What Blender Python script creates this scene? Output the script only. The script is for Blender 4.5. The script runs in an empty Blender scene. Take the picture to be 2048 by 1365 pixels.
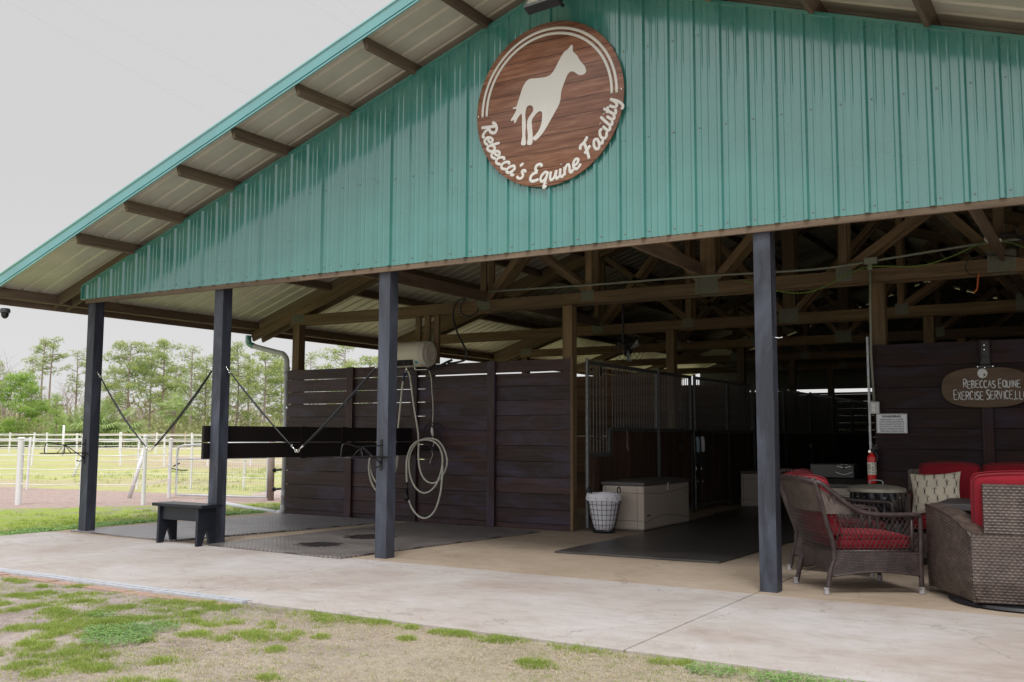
import bpy, math, random
import numpy as np
from mathutils import Vector, Matrix
R = math.radians
PI = math.pi
sc = bpy.context.scene
col = sc.collection
random.seed(7)
rs = np.random.RandomState(11)

# ---------------------------------------------------------------- camera
cd = bpy.data.cameras.new('camera')
cam = bpy.data.objects.new('camera', cd)
col.objects.link(cam)
YAW, PITCH, ROLL, FPX = .549, .0963, .004, 1962.1
CX, CY, CZ = 10.891, -7.595, 1.196
cy_, sy_ = math.cos(YAW), math.sin(YAW)
cp_, sp_ = math.cos(PITCH), math.sin(PITCH)
fwd = Vector((-sy_*cp_, cy_*cp_, sp_))
rgt = Vector((cy_, sy_, 0))
upv = rgt.cross(fwd)
r2 = rgt*math.cos(ROLL) + upv*math.sin(ROLL)
u2 = upv*math.cos(ROLL) - rgt*math.sin(ROLL)
cam.matrix_world = Matrix((( r2.x, u2.x, -fwd.x, CX), (r2.y, u2.y, -fwd.y, CY), (r2.z, u2.z, -fwd.z, CZ), (0, 0, 0, 1)))
cd.sensor_width = 36
cd.lens = FPX/2048*36
cd.clip_start = .05
cd.clip_end = 2000
sc.camera = cam

# ---------------------------------------------------------------- sky and sun
SUN_EL, SUN_AZ = 58, 155          # degrees; azimuth clockwise from +y
w = bpy.data.worlds.new('World')
sc.world = w
w.use_nodes = True
nt = w.node_tree
nt.nodes.clear()
N = nt.nodes.new
L = nt.links.new
sky = N('ShaderNodeTexSky')
sky.sky_type = 'NISHITA'
sky.sun_disc = False
sky.sun_elevation = R(SUN_EL)
sky.sun_rotation = R(SUN_AZ)
bg1 = N('ShaderNodeBackground')
bg1.inputs[1].default_value = .05
L(sky.outputs[0], bg1.inputs[0])
# overcast cloud layer: even and pale near the horizon, brighter overhead and round the veiled sun
tc = N('ShaderNodeTexCoord')
sx = N('ShaderNodeSeparateXYZ')
L(tc.outputs['Generated'], sx.inputs[0])
mr = N('ShaderNodeMapRange')
mr.inputs[1].default_value = .42
mr.inputs[2].default_value = .95
mr.inputs[3].default_value = .64
mr.inputs[4].default_value = 1.75
mr.interpolation_type = 'SMOOTHSTEP'
L(sx.outputs[2], mr.inputs[0])
sd = Vector((math.sin(R(SUN_AZ))*math.cos(R(SUN_EL)), math.cos(R(SUN_AZ))*math.cos(R(SUN_EL)), math.sin(R(SUN_EL))))
dp = N('ShaderNodeVectorMath')
dp.operation = 'DOT_PRODUCT'
dp.inputs[1].default_value = sd
L(tc.outputs['Generated'], dp.inputs[0])
mr2 = N('ShaderNodeMapRange')
mr2.inputs[1].default_value = .1
mr2.inputs[2].default_value = 1
mr2.inputs[3].default_value = 0
mr2.inputs[4].default_value = .5
mr2.interpolation_type = 'SMOOTHSTEP'
L(dp.outputs['Value'], mr2.inputs[0])
ad = N('ShaderNodeMath')
ad.operation = 'ADD'
mr3 = N('ShaderNodeMapRange')
mr3.inputs[1].default_value = .0
mr3.inputs[2].default_value = .26
mr3.inputs[3].default_value = .10
mr3.inputs[4].default_value = .015
mr3.interpolation_type = 'SMOOTHSTEP'
L(sx.outputs[2], mr3.inputs[0])
ad0 = N('ShaderNodeMath')
ad0.operation = 'ADD'
L(mr.outputs[0], ad0.inputs[0])
L(mr3.outputs[0], ad0.inputs[1])
L(ad0.outputs[0], ad.inputs[0])
L(mr2.outputs[0], ad.inputs[1])
bg2 = N('ShaderNodeBackground')
bg2.inputs[0].default_value = (1, .992, .998, 1)
L(ad.outputs[0], bg2.inputs[1])
mx = N('ShaderNodeMixShader')
mx.inputs[0].default_value = .96
L(bg1.outputs[0], mx.inputs[1])
L(bg2.outputs[0], mx.inputs[2])
wo = N('ShaderNodeOutputWorld')
L(mx.outputs[0], wo.inputs[0])
sl = bpy.data.lights.new('sun', 'SUN')
sl.energy = 1.5
sl.angle = R(16)
sl.color = (1, .965, .92)
so = bpy.data.objects.new('sun', sl)
col.objects.link(so)
so.rotation_euler = (-sd).to_track_quat('-Z', 'Y').to_euler()
so.location = (0, -20, 30)
sc.view_settings.view_transform = 'Standard'
sc.view_settings.look = 'None'
sc.view_settings.gamma = 1
sc.view_settings.exposure = .06
sc.cycles.max_bounces = 8
sc.cycles.diffuse_bounces = 5

# ---------------------------------------------------------------- materials
def new_mat(name):
    m = bpy.data.materials.new(name)
    m.use_nodes = True
    return m, m.node_tree, m.node_tree.nodes['Principled BSDF']

def lerp(c, k):
    return tuple(min(1, x*k) for x in c[:3]) + (1,)

def ramp(nt, fac, stops):
    r = nt.nodes.new('ShaderNodeValToRGB')
    e = r.color_ramp.elements
    e[0].position, e[0].color = stops[0][0], tuple(stops[0][1][:3])+(1,)
    e[1].position, e[1].color = stops[-1][0], tuple(stops[-1][1][:3])+(1,)
    for p, c in stops[1:-1]:
        x = e.new(p)
        x.color = tuple(c[:3])+(1,)
    nt.links.new(fac, r.inputs[0])
    return r.outputs[0]

def noise(nt, vec, scale, detail=4, rough=.55, stretch=None, dist=0):
    if stretch:
        mp = nt.nodes.new('ShaderNodeMapping')
        mp.inputs['Scale'].default_value = stretch
        nt.links.new(vec, mp.inputs[0])
        vec = mp.outputs[0]
    n = nt.nodes.new('ShaderNodeTexNoise')
    n.inputs['Scale'].default_value = scale
    n.inputs['Detail'].default_value = detail
    n.inputs['Roughness'].default_value = rough
    n.inputs['Distortion'].default_value = dist
    nt.links.new(vec, n.inputs['Vector'])
    return n.outputs[0]

def mathn(nt, op, a, b=None, c=None):
    n = nt.nodes.new('ShaderNodeMath')
    n.operation = op
    for i, x in enumerate((a, b, c)):
        if x is None:
            continue
        if isinstance(x, (int, float)):
            n.inputs[i].default_value = x
        else:
            nt.links.new(x, n.inputs[i])
    return n.outputs[0]

def mixc(nt, fac, a, b, mode='MIX'):
    n = nt.nodes.new('ShaderNodeMix')
    n.data_type = 'RGBA'
    n.blend_type = mode
    for i, x in ((0, fac), (6, a), (7, b)):
        if isinstance(x, (int, float)):
            n.inputs[i].default_value = x
        elif isinstance(x, tuple):
            n.inputs[i].default_value = tuple(x[:3])+(1,)
        else:
            nt.links.new(x, n.inputs[i])
    return n.outputs[2]

def bump(nt, b, height, strength=.3, dist=.01):
    n = nt.nodes.new('ShaderNodeBump')
    n.inputs['Strength'].default_value = strength
    n.inputs['Distance'].default_value = dist
    nt.links.new(height, n.inputs['Height'])
    nt.links.new(n.outputs[0], b.inputs['Normal'])

def objco(nt):
    return nt.nodes.new('ShaderNodeTexCoord').outputs['Object']

def uvco(nt):
    return nt.nodes.new('ShaderNodeTexCoord').outputs['UV']

def tint(nt):
    a = nt.nodes.new('ShaderNodeAttribute')
    a.attribute_name = 'tint'
    return a.outputs['Fac']

def M_plain(name, c, rough=.5, var=.18, scale=9, bp=0, metal=0, spec=.5, coat=0):
    m, nt, b = new_mat(name)
    o = objco(nt)
    n = noise(nt, o, scale, 5, .6)
    nt.links.new(ramp(nt, n, [(.25, lerp(c, 1-var)), (.75, lerp(c, 1+var))]), b.inputs['Base Color'])
    b.inputs['Roughness'].default_value = rough
    b.inputs['Metallic'].default_value = metal
    b.inputs['Specular IOR Level'].default_value = spec
    b.inputs['Coat Weight'].default_value = coat
    if bp:
        bump(nt, b, noise(nt, o, scale*6, 4), bp, .004)
    return m

def M_wood(name, c1, c2, rough=.7, grain=26, knots=True, bp=.35, wear_sheen=None, spec=.4):
    m, nt, b = new_mat(name)
    uv = uvco(nt)
    g = noise(nt, uv, 1, 6, .62, (1.3, grain, 1), .6)
    g2 = noise(nt, uv, 1, 3, .5, (.5, 3, 1), 1.5)
    t = tint(nt)
    c = ramp(nt, g, [(.28, c1), (.72, c2)])
    c = mixc(nt, .55, c, ramp(nt, g2, [(.3, (.62, .6, .6)), (.7, (1.3, 1.25, 1.2))]), 'MULTIPLY')
    c = mixc(nt, .75, c, ramp(nt, t, [(0, (.52, .51, .52)), (1, (1.4, 1.34, 1.28))]), 'MULTIPLY')
    if knots:
        v = nt.nodes.new('ShaderNodeTexVoronoi')
        mp = nt.nodes.new('ShaderNodeMapping')
        mp.inputs['Scale'].default_value = (1.6, 7, 1)
        nt.links.new(uv, mp.inputs[0])
        nt.links.new(mp.outputs[0], v.inputs['Vector'])
        k = ramp(nt, v.outputs['Distance'], [(.05, (.28, .22, .2)), (.16, (1, 1, 1))])
        c = mixc(nt, .8, c, k, 'MULTIPLY')
    if wear_sheen:
        wn = noise(nt, uv, 1, 5, .65, (1.1, 3.5, 1), .8)
        f = ramp(nt, wn, [(.48, (0, 0, 0)), (.68, (1, 1, 1))])
        c = mixc(nt, mathn(nt, 'MULTIPLY', f, .75), c, wear_sheen)
    nt.links.new(c, b.inputs['Base Color'])
    b.inputs['Roughness'].default_value = rough
    b.inputs['Specular IOR Level'].default_value = spec
    bump(nt, b, g, bp, .004)
    return m

def M_paint(name, c, rough=.3, metal=0, coat=0):
    m, nt, b = new_mat(name)
    o = objco(nt)
    n = noise(nt, o, 2.2, 6, .6)
    c1 = ramp(nt, n, [(.3, lerp(c, .88)), (.7, lerp(c, 1.1))])
    nt.links.new(c1, b.inputs['Base Color'])
    nt.links.new(ramp(nt, n, [(.3, (rough*.8,)*3), (.7, (rough*1.25,)*3)]), b.inputs['Roughness'])
    b.inputs['Metallic'].default_value = metal
    b.inputs['Coat Weight'].default_value = coat
    b.inputs['Coat Tint'].default_value = (.88, .98, 1, 1)
    b.inputs['Coat IOR'].default_value = 1.9
    b.inputs['Coat Roughness'].default_value = .13
    bump(nt, b, noise(nt, o, 3.5, 2), .04, .02)
    return m

MAT = {}
MAT['teal'] = M_paint('teal_metal', (.054, .238, .208), .3, 0, 1)
MAT['teal_trim'] = M_paint('teal_trim_metal', (.125, .35, .355), .3, 0, 1)
MAT['teal_top'] = M_paint('teal_roof_metal', (.145, .345, .315), .4, .2)
MAT['rust_screw'] = M_plain('screw', (.22, .24, .22), .4, .2, 30, 0, .6)
MAT['deck'] = M_plain('unpainted_roof_sheet', (.54, .52, .45), .45, .12, 3, 0, .1)
MAT['rough_wood'] = M_wood('rough_sawn_timber', (.105, .078, .056), (.21, .165, .12), .8, 18)
MAT['pine'] = M_wood('treated_pine', (.095, .068, .038), (.215, .155, .088), .75, 24)
MAT['stain'] = M_wood('stained_plank', (.016, .007, .008), (.072, .036, .038), .45, 26, True, .8, (.066, .056, .105), .38)  # worn patches also carry the bluish sky sheen in their colour
MAT['stain_dark'] = M_wood('dark_stained_plank', (.011, .005, .005), (.040, .017, .016), .55, 26, True, .8, (.030, .026, .048), .22)
MAT['rail_dark'] = M_wood('dark_rail_board', (.006, .004, .005), (.014, .009, .009), .55, 26, True, .3)
MAT['stall_wood'] = M_wood('stall_board', (.045, .026, .018), (.12, .074, .05), .7, 22, True, .3)
MAT['raw_board'] = M_wood('raw_board', (.10, .065, .035), (.2, .13, .075), .8, 22)
MAT['post'] = M_wood('painted_post', (.027, .033, .048), (.048, .057, .083), .5, 20, False, .7, (.085, .098, .14), .5)
MAT['bench'] = M_wood('bench_paint', (.011, .014, .022), (.024, .030, .045), .35, 24, False, .3)
MAT['galv'] = M_plain('galvanised_steel', (.34, .37, .39), .42, .3, 28, .1, .75)
MAT['galv_dark'] = M_plain('darker_steel', (.17, .18, .19), .5, .3, 28, .1, .6)  # darker copy of the galvanised steel for the stall fronts
MAT['nailplate'] = M_plain('nail_plate', (.17, .18, .15), .5, .25, 40, .3, .6)
MAT['black'] = M_plain('black_metal', (.012, .012, .015), .4, .2, 10)
MAT['strap'] = M_plain('black_strap', (.018, .022, .026), .5, .25, 60, .2)
MAT['chrome'] = M_plain('bright_metal', (.8, .8, .78), .15, .05, 10, 0, 1)
MAT['pvc'] = M_plain('grey_pvc', (.52, .54, .57), .45, .12, 6)
MAT['pvc_white'] = M_plain('white_pvc', (.74, .74, .76), .5, .06, 3)
MAT['conduit'] = M_plain('conduit_paint', (.22, .245, .205), .5, .12, 10)
MAT['hose'] = M_plain('cream_hose', (.60, .60, .52), .45, .12, 8)
MAT['blue'] = M_plain('dark_blue_rubber', (.015, .03, .075), .5)
MAT['white_plastic'] = M_plain('white_plastic', (.74, .74, .70), .4, .05, 5)
MAT['cream'] = M_plain('cream_enamel', (.66, .63, .54), .35, .06, 4)
MAT['cream2'] = M_plain('cream_cap', (.55, .53, .47), .4, .06, 4)
MAT['label_blue'] = M_plain('blue_sticker', (.05, .32, .42), .4)
MAT['resin'] = M_plain('beige_resin', (.50, .43, .37), .5, .05, 3, .15)
MAT['resin_lid'] = M_plain('grey_resin_lid', (.10, .095, .09), .55, .1, 5, .15)
MAT['seam'] = M_plain('seam', (.12, .10, .09), .6)
MAT['dark_box'] = M_plain('dark_grey_box', (.055, .055, .06), .35, .1, 5)
MAT['liner'] = M_plain('white_liner', (.84, .84, .92), .8, .06, 14, .3)
MAT['red_can'] = M_plain('red_enamel', (.62, .02, .02), .25, .05, 4)
MAT['paper'] = M_plain('printed_label', (.75, .74, .66), .5, .05, 20)
MAT['ink'] = M_plain('black_ink', (.02, .02, .022), .6)
MAT['lettering'] = M_plain('cream_lettering', (.70, .69, .66), .45, .03, 5)
MAT['lettering_blue'] = M_plain('carved_lettering', (.66, .70, .74), .6, .12, 30)
MAT['white_sign'] = M_plain('white_sign_face', (.74, .77, .84), .4, .04, 6)
MAT['can_lid'] = M_plain('dull_galvanised_lid', (.30, .28, .23), .5, .2, 12, .1, .4)
MAT['bag'] = M_plain('black_plastic_bag', (.012, .012, .016), .18, .2, 8, .4)
MAT['table'] = M_plain('taupe_table', (.085, .075, .08), .5, .18, 14)
MAT['orange'] = M_plain('orange_cord', (.55, .13, .03), .5)
MAT['green_cord'] = M_plain('green_cord', (.12, .22, .04), .5)
MAT['glass'] = M_plain('lamp_glass', (.55, .52, .45), .15, .05, 5)
MAT['bark'] = M_plain('bark', (.28, .22, .20), .9, .35, 4, .4)
MAT['twig'] = M_plain('bare_twig', (.38, .31, .30), .9, .2, 2)
MAT['mesh_wire'] = M_plain('mesh_wire', (.36, .38, .40), .5, .1, 10, 0, .3)
MAT['shade_black'] = M_plain('shade_black', (.006, .006, .006), .8)  # near-black standing in for shade in the seams and table hole

def M_cloth(name, c, rough=.85):
    m, nt, b = new_mat(name)
    o = objco(nt)
    n = noise(nt, o, 3.5, 3)
    nt.links.new(ramp(nt, n, [(.3, lerp(c, .85)), (.7, lerp(c, 1.12))]), b.inputs['Base Color'])
    b.inputs['Roughness'].default_value = rough
    b.inputs['Sheen Weight'].default_value = .1
    b.inputs['Specular IOR Level'].default_value = .2
    wv = noise(nt, o, 220, 2)
    w2 = noise(nt, o, 9, 3)
    bump(nt, b, mathn(nt, 'ADD', mathn(nt, 'MULTIPLY', wv, .12), w2), .4, .012)
    return m
MAT['red'] = M_cloth('red_canvas', (.235, .010, .020))
MAT['pillow'] = M_cloth('cream_linen', (.66, .60, .48))

def M_wicker(name, c1, c2):
    m, nt, b = new_mat(name)
    o = objco(nt)
    n = noise(nt, o, 14, 4, .6)
    n2 = noise(nt, o, 90, 2, .5, (1, 1, 3))
    c = ramp(nt, n, [(.3, c1), (.7, c2)])
    c = mixc(nt, .6, c, ramp(nt, n2, [(.3, (.6, .6, .6)), (.7, (1.35, 1.35, 1.35))]), 'MULTIPLY')
    nt.links.new(c, b.inputs['Base Color'])
    b.inputs['Roughness'].default_value = .38
    bump(nt, b, noise(nt, o, 300, 2), .15, .002)
    return m
MAT['wicker_dark'] = M_wicker('dark_wicker', (.022, .015, .0155), (.064, .045, .043))
MAT['wicker_tan'] = M_wicker('taupe_wicker', (.048, .034, .030), (.125, .094, .080))
MAT['gap'] = M_plain('wicker_inside', (.012, .010, .009), .8)

def M_leaf(name, c1, c2, rough=.6, spec=.3, trans=.0):
    m, nt, b = new_mat(name)
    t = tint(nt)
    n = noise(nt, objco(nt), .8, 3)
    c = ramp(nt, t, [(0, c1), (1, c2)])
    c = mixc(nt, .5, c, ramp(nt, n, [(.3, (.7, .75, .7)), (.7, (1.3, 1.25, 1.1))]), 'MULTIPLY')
    nt.links.new(c, b.inputs['Base Color'])
    b.inputs['Roughness'].default_value = rough
    b.inputs['Specular IOR Level'].default_value = spec
    b.inputs['Subsurface Weight'].default_value = 0
    if trans:
        tr = nt.nodes.new('ShaderNodeBsdfTranslucent')
        nt.links.new(c, tr.inputs[0])
        mxs = nt.nodes.new('ShaderNodeMixShader')
        mxs.inputs[0].default_value = trans
        nt.links.new(b.outputs[0], mxs.inputs[1])
        nt.links.new(tr.outputs[0], mxs.inputs[2])
        nt.links.new(mxs.outputs[0], nt.nodes['Material Output'].inputs[0])
    return m
MAT['needle'] = M_leaf('pine_needles', (.21, .30, .10), (.50, .57, .24), .6, .3, .4)  # tree leaf colours paled to stand in for haze and flare
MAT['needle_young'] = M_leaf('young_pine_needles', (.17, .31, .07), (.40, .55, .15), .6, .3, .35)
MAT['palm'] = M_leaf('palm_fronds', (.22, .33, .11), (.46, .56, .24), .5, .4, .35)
MAT['brush'] = M_leaf('undergrowth', (.17, .21, .09), (.36, .38, .19), .7, .2, .3)
MAT['grass'] = M_leaf('grass_blade', (.20, .31, .05), (.48, .56, .16), .55, .25, .4)
MAT['clover'] = M_leaf('clover_leaf', (.14, .29, .08), (.33, .50, .17), .5, .4, .3)
MAT['straw'] = M_leaf('dry_grass', (.30, .24, .16), (.56, .48, .35), .7, .2, .1)

# concrete with stains; two tones of slab
def M_concrete(name, c1, c2, c3):
    m, nt, b = new_mat(name)
    o = objco(nt)
    n1 = noise(nt, o, .7, 6, .6, None, .4)
    n2 = noise(nt, o, 6, 6, .7, (1, 2.2, 1), .6)
    n3 = noise(nt, o, 160, 3, .6)
    c = ramp(nt, n1, [(.3, c1), (.55, c2), (.75, c3)])
    c = mixc(nt, .55, c, ramp(nt, n2, [(.3, (.86, .85, .84)), (.7, (1.1, 1.1, 1.12))]), 'MULTIPLY')
    c = mixc(nt, .5, c, ramp(nt, n3, [(.3, (.85, .85, .85)), (.7, (1.12, 1.12, 1.12))]), 'MULTIPLY')
    n4 = noise(nt, o, 2.2, 6, .7, (1, 1.6, 1), 1.5)
    c = mixc(nt, .8, c, ramp(nt, n4, [(.28, (.80, .77, .74)), (.5, (1, 1, 1)), (.75, (1.07, 1.07, 1.09))]), 'MULTIPLY')
    crk = nt.nodes.new('ShaderNodeTexVoronoi')
    crk.feature = 'DISTANCE_TO_EDGE'
    crk.inputs['Scale'].default_value = .33
    wv = nt.nodes.new('ShaderNodeVectorMath')
    wv.operation = 'ADD'
    nz = nt.nodes.new('ShaderNodeTexNoise')
    nz.inputs['Scale'].default_value = 1.7
    nz.inputs['Detail'].default_value = 6
    nt.links.new(o, nz.inputs['Vector'])
    nt.links.new(nz.outputs[1], wv.inputs[1])
    nt.links.new(o, wv.inputs[0])
    nt.links.new(wv.outputs[0], crk.inputs['Vector'])
    c = mixc(nt, mathn(nt, 'MULTIPLY', ramp(nt, crk.outputs['Distance'], [(0, (1, 1, 1)), (.0022, (0, 0, 0))]), .45), c, lerp(c1, .4))
    v = noise(nt, o, 18, 5, .75, (1, 3, 1), 1.2)
    c = mixc(nt, mathn(nt, 'MULTIPLY', ramp(nt, v, [(.62, (0, 0, 0)), (.74, (1, 1, 1))]), .45), c, lerp(c1, .55))
    nt.links.new(c, b.inputs['Base Color'])
    b.inputs['Roughness'].default_value = .82
    b.inputs['Specular IOR Level'].default_value = .3
    bump(nt, b, mathn(nt, 'ADD', n3, n2), .25, .004)
    return m
MAT['apron'] = M_concrete('apron_concrete', (.35, .295, .26), (.425, .39, .37), (.49, .475, .48))
MAT['floor'] = M_concrete('barn_floor_concrete', (.30, .235, .17), (.37, .30, .23), (.42, .355, .29))
MAT['drain_metal'] = M_plain('drain_metal', (.50, .52, .57), .5, .2, 20, .2, .2)
MAT['worn_tip'] = M_plain('worn_plastic_tip', (.33, .31, .32), .6, .5, 60, .2)
MAT['brick'] = M_plain('edging_paver', (.36, .24, .19), .85, .2, 12, .4)

# ground: sandy dirt, worn lawn by the slab, sand paddock, pasture beyond, all mixed by place
def M_ground():
    m, nt, b = new_mat('ground_soil')
    g = nt.nodes.new('ShaderNodeNewGeometry').outputs['Position']
    s = nt.nodes.new('ShaderNodeSeparateXYZ')
    nt.links.new(g, s.inputs[0])
    X, Y = s.outputs[0], s.outputs[1]
    nb = noise(nt, g, .45, 5, .6)
    nm = noise(nt, g, 2.6, 6, .65)
    nf = noise(nt, g, 26, 6, .7)
    nff = noise(nt, g, 140, 4, .7)
    dirt = ramp(nt, nm, [(.3, (.25, .205, .185)), (.55, (.39, .335, .31)), (.8, (.51, .455, .43))])
    dirt = mixc(nt, .7, dirt, ramp(nt, nf, [(.3, (.68, .66, .66)), (.7, (1.2, 1.2, 1.2))]), 'MULTIPLY')
    dirt = mixc(nt, .6, dirt, ramp(nt, nff, [(.3, (.65, .65, .65)), (.7, (1.25, 1.25, 1.25))]), 'MULTIPLY')
    lawn = ramp(nt, nf, [(.25, (.14, .20, .03)), (.5, (.27, .35, .07)), (.8, (.40, .43, .13))])
    sand = ramp(nt, nf, [(.3, (.30, .225, .20)), (.7, (.50, .40, .36))])
    sand = mixc(nt, .8, sand, ramp(nt, noise(nt, g, 5, 5, .7, (1, 1.8, 1)), [(.3, (.72, .7, .7)), (.7, (1.18, 1.18, 1.18))]), 'MULTIPLY')
    past = ramp(nt, noise(nt, g, .9, 6, .65, (1, 1, 1)), [(.3, (.33, .37, .13)), (.55, (.47, .47, .22)), (.75, (.42, .41, .19))])
    past = mixc(nt, .7, past, ramp(nt, noise(nt, g, 7, 6, .7), [(.3, (.72, .72, .7)), (.7, (1.2, 1.18, 1.15))]), 'MULTIPLY')
    dry = ramp(nt, nm, [(.3, (.36, .29, .20)), (.7, (.50, .42, .31))])
    # dry strips in the pasture
    dm = noise(nt, g, .12, 3, .6, (.5, 1, 1))
    past = mixc(nt, ramp(nt, dm, [(.46, (0, 0, 0)), (.58, (1, 1, 1))]), past, dry)
    def mask(expr, amp, lo, hi, n=nb):
        e = mathn(nt, 'ADD', expr, mathn(nt, 'MULTIPLY', mathn(nt, 'SUBTRACT', n, .5), amp))
        r = nt.nodes.new('ShaderNodeMapRange')
        r.inputs[1].default_value = lo
        r.inputs[2].default_value = hi
        nt.links.new(e, r.inputs[0])
        return r.outputs[0]
    thatch = ramp(nt, nff, [(.3, (.27, .23, .16)), (.55, (.43, .375, .28)), (.75, (.55, .50, .40))])
    yx = mathn(nt, 'ADD', mathn(nt, 'MULTIPLY', X, .4), mathn(nt, 'MULTIPLY', nm, 1.6))
    mrr = nt.nodes.new('ShaderNodeMapRange')
    mrr.inputs[1].default_value = 3.0
    mrr.inputs[2].default_value = 3.9
    nt.links.new(yx, mrr.inputs[0])
    dirt = mixc(nt, mathn(nt, 'MULTIPLY', mrr.outputs[0], .75), dirt, thatch)
    # left lawn: x < -.2
    c = dirt
    base_l = mathn(nt, 'SUBTRACT', -.35, X)
    c = mixc(nt, mathn(nt, 'MULTIPLY', mask(base_l, 1.2, -.3, .2), mask(mathn(nt, 'MULTIPLY', mathn(nt, 'SUBTRACT', nm, .42), 1), .6, -.05, .09, nb)), c, lawn)
    # paddock sand: -.83x+.55y past a line
    sA = mathn(nt, 'ADD', mathn(nt, 'MULTIPLY', X, -.83), mathn(nt, 'MULTIPLY', Y, .55))
    c = mixc(nt, mask(mathn(nt, 'SUBTRACT', sA, 4.75), .8, -.15, .15), c, sand)
    # pasture beyond
    sB = mathn(nt, 'ADD', mathn(nt, 'MULTIPLY', X, -.12), Y)
    c = mixc(nt, mask(mathn(nt, 'SUBTRACT', sB, 7.0), .9, -.2, .3), c, past)
    nt.links.new(c, b.inputs['Base Color'])
    b.inputs['Roughness'].default_value = .95
    b.inputs['Specular IOR Level'].default_value = .15
    bump(nt, b, mathn(nt, 'ADD', nf, mathn(nt, 'MULTIPLY', nm, 2)), .7, .03)
    return m
MAT['ground'] = M_ground()

def M_mat(name, base, tile, wet=None, c_dust=(.22, .19, .175)):
    m, nt, b = new_mat(name)
    g = nt.nodes.new('ShaderNodeNewGeometry').outputs['Position']
    s = nt.nodes.new('ShaderNodeSeparateXYZ')
    nt.links.new(g, s.inputs[0])
    n = noise(nt, g, 3, 6, .65)
    n2 = noise(nt, g, 50, 3, .6)
    c = ramp(nt, n, [(.3, base), (.72, c_dust)])
    c = mixc(nt, .5, c, ramp(nt, n2, [(.3, (.7, .7, .7)), (.7, (1.25, 1.25, 1.25))]), 'MULTIPLY')
    rough = mathn(nt, 'ADD', .4, 0.0)
    if tile:
        fx = mathn(nt, 'ABSOLUTE', mathn(nt, 'SUBTRACT', mathn(nt, 'FRACT', mathn(nt, 'DIVIDE', s.outputs[0], tile)), .5))
        fy = mathn(nt, 'ABSOLUTE', mathn(nt, 'SUBTRACT', mathn(nt, 'FRACT', mathn(nt, 'DIVIDE', s.outputs[1], tile)), .5))
        h = mathn(nt, 'MAXIMUM', fx, fy)
        ln = ramp(nt, h, [(.36, (0, 0, 0)), (.43, (1, 1, 1))])
        c = mixc(nt, mathn(nt, 'MULTIPLY', ln, .85), c, lerp(base, .32))
        hh = mathn(nt, 'SUBTRACT', 1, ln)
        bump(nt, b, hh, .9, .006)
    else:
        bump(nt, b, n2, .4, .004)
    if wet:
        f = None
        for (wx, wy, rx, ry) in wet:
            dx = mathn(nt, 'DIVIDE', mathn(nt, 'SUBTRACT', s.outputs[0], wx), rx)
            dy = mathn(nt, 'DIVIDE', mathn(nt, 'SUBTRACT', s.outputs[1], wy), ry)
            d = mathn(nt, 'SQRT', mathn(nt, 'ADD', mathn(nt, 'MULTIPLY', dx, dx), mathn(nt, 'MULTIPLY', dy, dy)))
            d = mathn(nt, 'ADD', d, mathn(nt, 'MULTIPLY', mathn(nt, 'SUBTRACT', noise(nt, g, 9, 6, .7), .5), 1.3))
            q = ramp(nt, d, [(.62, (1, 1, 1)), (.95, (0, 0, 0))])
            f = q if f is None else mathn(nt, 'MAXIMUM', f, q)
        c = mixc(nt, mathn(nt, 'MULTIPLY', f, .92), c, (.012, .012, .014))
        rough = mathn(nt, 'SUBTRACT', .4, mathn(nt, 'MULTIPLY', f, .36))
    nt.links.new(c, b.inputs['Base Color'])
    nt.links.new(rough, b.inputs['Roughness'])
    return m
MAT['tread_mat'] = M_mat('tread_rubber', (.21, .20, .215), .062, None, (.34, .325, .335))
MAT['tread_mat_wet'] = M_mat('tread_rubber_wet', (.16, .145, .14), .062, [(3.5, .52, .33, .27), (3.42, 1.45, .34, .36)], (.31, .28, .27))
MAT['plain_mat'] = M_mat('plain_rubber', (.038, .036, .036), 0, None, (.085, .078, .073))

# printed wood disc of the round sign
def M_signwood():
    m, nt, b = new_mat('printed_wood_face')
    o = objco(nt)
    s = nt.nodes.new('ShaderNodeSeparateXYZ')
    nt.links.new(o, s.inputs[0])
    row = mathn(nt, 'DIVIDE', mathn(nt, 'SUBTRACT', s.outputs[2], mathn(nt, 'MULTIPLY', s.outputs[0], .0)), .148)
    fr = mathn(nt, 'FRACT', row)
    fl = mathn(nt, 'FLOOR', row)
    cb = nt.nodes.new('ShaderNodeCombineXYZ')
    nt.links.new(s.outputs[0], cb.inputs[0])
    nt.links.new(mathn(nt, 'MULTIPLY', s.outputs[2], 11), cb.inputs[2])
    nt.links.new(mathn(nt, 'MULTIPLY', fl, 3.7), cb.inputs[1])
    g = noise(nt, cb.outputs[0], 2.6, 6, .65, None, .5)
    c = ramp(nt, g, [(.25, (.13, .05, .03)), (.5, (.25, .115, .07)), (.78, (.42, .235, .155))])
    wn = nt.nodes.new('ShaderNodeTexWhiteNoise')
    wn.noise_dimensions = '1D'
    nt.links.new(fl, wn.inputs['W'])
    c = mixc(nt, .6, c, ramp(nt, wn.outputs['Value'], [(0, (.7, .68, .72)), (1, (1.25, 1.2, 1.2))]), 'MULTIPLY')
    ln = ramp(nt, mathn(nt, 'ABSOLUTE', mathn(nt, 'SUBTRACT', fr, .5)), [(.46, (0, 0, 0)), (.49, (1, 1, 1))])
    c = mixc(nt, mathn(nt, 'MULTIPLY', ln, .8), c, (.03, .012, .01))
    nt.links.new(c, b.inputs['Base Color'])
    b.inputs['Roughness'].default_value = .35
    return m
MAT['signwood'] = M_signwood()
MAT['oval_wood'] = M_wood('oval_sign_wood', (.085, .06, .04), (.16, .118, .085), .7, 14, False, .3)

# ---------------------------------------------------------------- mesh helpers
def root_of(p):
    while p.parent:
        p = p.parent
    return p

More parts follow.
